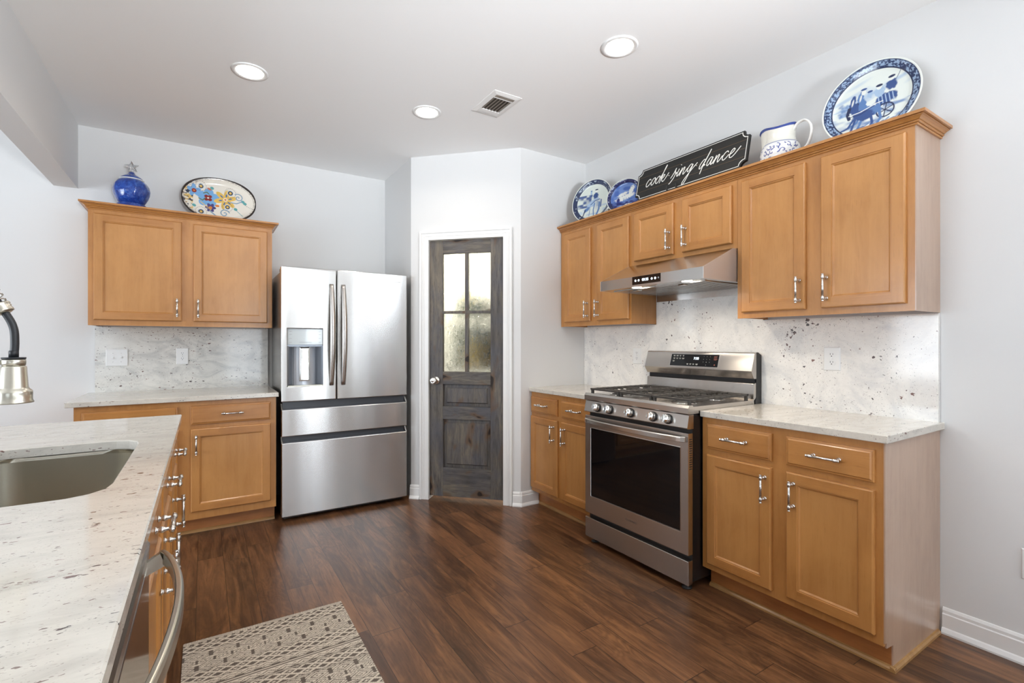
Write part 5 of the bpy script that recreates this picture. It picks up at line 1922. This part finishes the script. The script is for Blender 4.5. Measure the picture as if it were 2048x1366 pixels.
tag(o, 'cream and charcoal woven runner with tribal diamonds beside the island', 'rug')

# ------------------------------------------------------------------ what shows blurred through the pantry glass
pan = DM
for z, lab in ((1.485, 'white pantry shelf behind the upper door panes'), (1.045, 'white pantry shelf behind the lower door panes')):
    o = obj('pantry_shelf', MB(pan).box(-0.05, 0.98, 0.30, 0.62, z - 0.018, z), M['trim'])
    tag(o, lab, 'shelf')


def carton(label, cat, name, s0, s1, y0, y1, z0, z1, col, rough=0.5):
    o = obj(name, MB(pan).box(s0, s1, y0, y1, z0, z1), plain(name + '_print', col, rough), None, 0.004)
    tag(o, label, cat)


def canister(label, name, s, y, r, z0, z1, col):
    q = MB(pan)
    q.lathe([(0.0, z0), (r, z0), (r, z1 - 0.02), (r * 0.92, z1 - 0.014), (r * 0.92, z1), (0.0, z1)], 20, (s, y, 0))
    o = obj(name, q, plain(name + '_tin', col, 0.4))
    tag(o, label, 'canister')


U, Lw = 1.485, 1.045
carton('yellow carton blurred behind the upper left pantry pane', 'carton', 'food_carton', 0.285, 0.365, 0.40, 0.46, U, U + 0.31, rgb(226, 188, 60))
carton('green-gray carton blurred behind the upper left pantry pane', 'carton', 'food_carton', 0.375, 0.475, 0.33, 0.40, U, U + 0.17, rgb(92, 104, 96))
carton('dark carton blurred behind the upper right pantry pane', 'carton', 'food_carton', 0.490, 0.600, 0.34, 0.42, U, U + 0.16, rgb(70, 66, 60))
carton('dark red carton blurred at the right of the upper right pane', 'carton', 'food_carton', 0.62, 0.76, 0.36, 0.44, U, U + 0.12, rgb(104, 66, 58))
canister('green canister blurred at the left of the upper pantry shelf', 'tea_canister', 0.315, 0.34, 0.048, U, U + 0.16, rgb(66, 92, 82))
canister('olive canister blurred behind the lower left pantry pane', 'coffee_canister', 0.290, 0.40, 0.065, Lw, Lw + 0.37, rgb(92, 106, 84))
carton('yellow carton blurred behind the lower left pantry pane', 'carton', 'food_carton', 0.395, 0.465, 0.33, 0.39, Lw, Lw + 0.22, rgb(226, 184, 40))
carton('blue-gray carton blurred behind the yellow carton in the pantry', 'carton', 'food_carton', 0.370, 0.480, 0.42, 0.50, Lw, Lw + 0.38, rgb(104, 120, 122))
carton('dark green carton blurred behind the lower right pantry pane', 'carton', 'food_carton', 0.495, 0.600, 0.42, 0.50, Lw, Lw + 0.36, rgb(58, 62, 48))
carton('brown carton blurred behind the lower right pantry pane', 'carton', 'food_carton', 0.60, 0.70, 0.34, 0.40, Lw, Lw + 0.24, rgb(136, 108, 62))
carton('tan carton blurred at the right of the lower pantry shelf', 'carton', 'food_carton', 0.61, 0.78, 0.43, 0.50, Lw, Lw + 0.38, rgb(110, 96, 84))
P0 = pan @ Vector((0.46, 0.36, 2.55))
area('pantry_bulb', tuple(P0), (0, 0, 0), 0.2, 0.2, 42.0, (1.0, 0.93, 0.76), 180, 'DISK')
o = thing('pantry_light', 'small ceiling light inside the pantry', 'ceiling light', (P0.x, P0.y, CE))
obj('base', MB().lathe([(0.0, 0.0), (0.09, 0.0), (0.09, -0.03), (0.06, -0.08), (0.0, -0.10)], 24), M['white_plastic'], o)
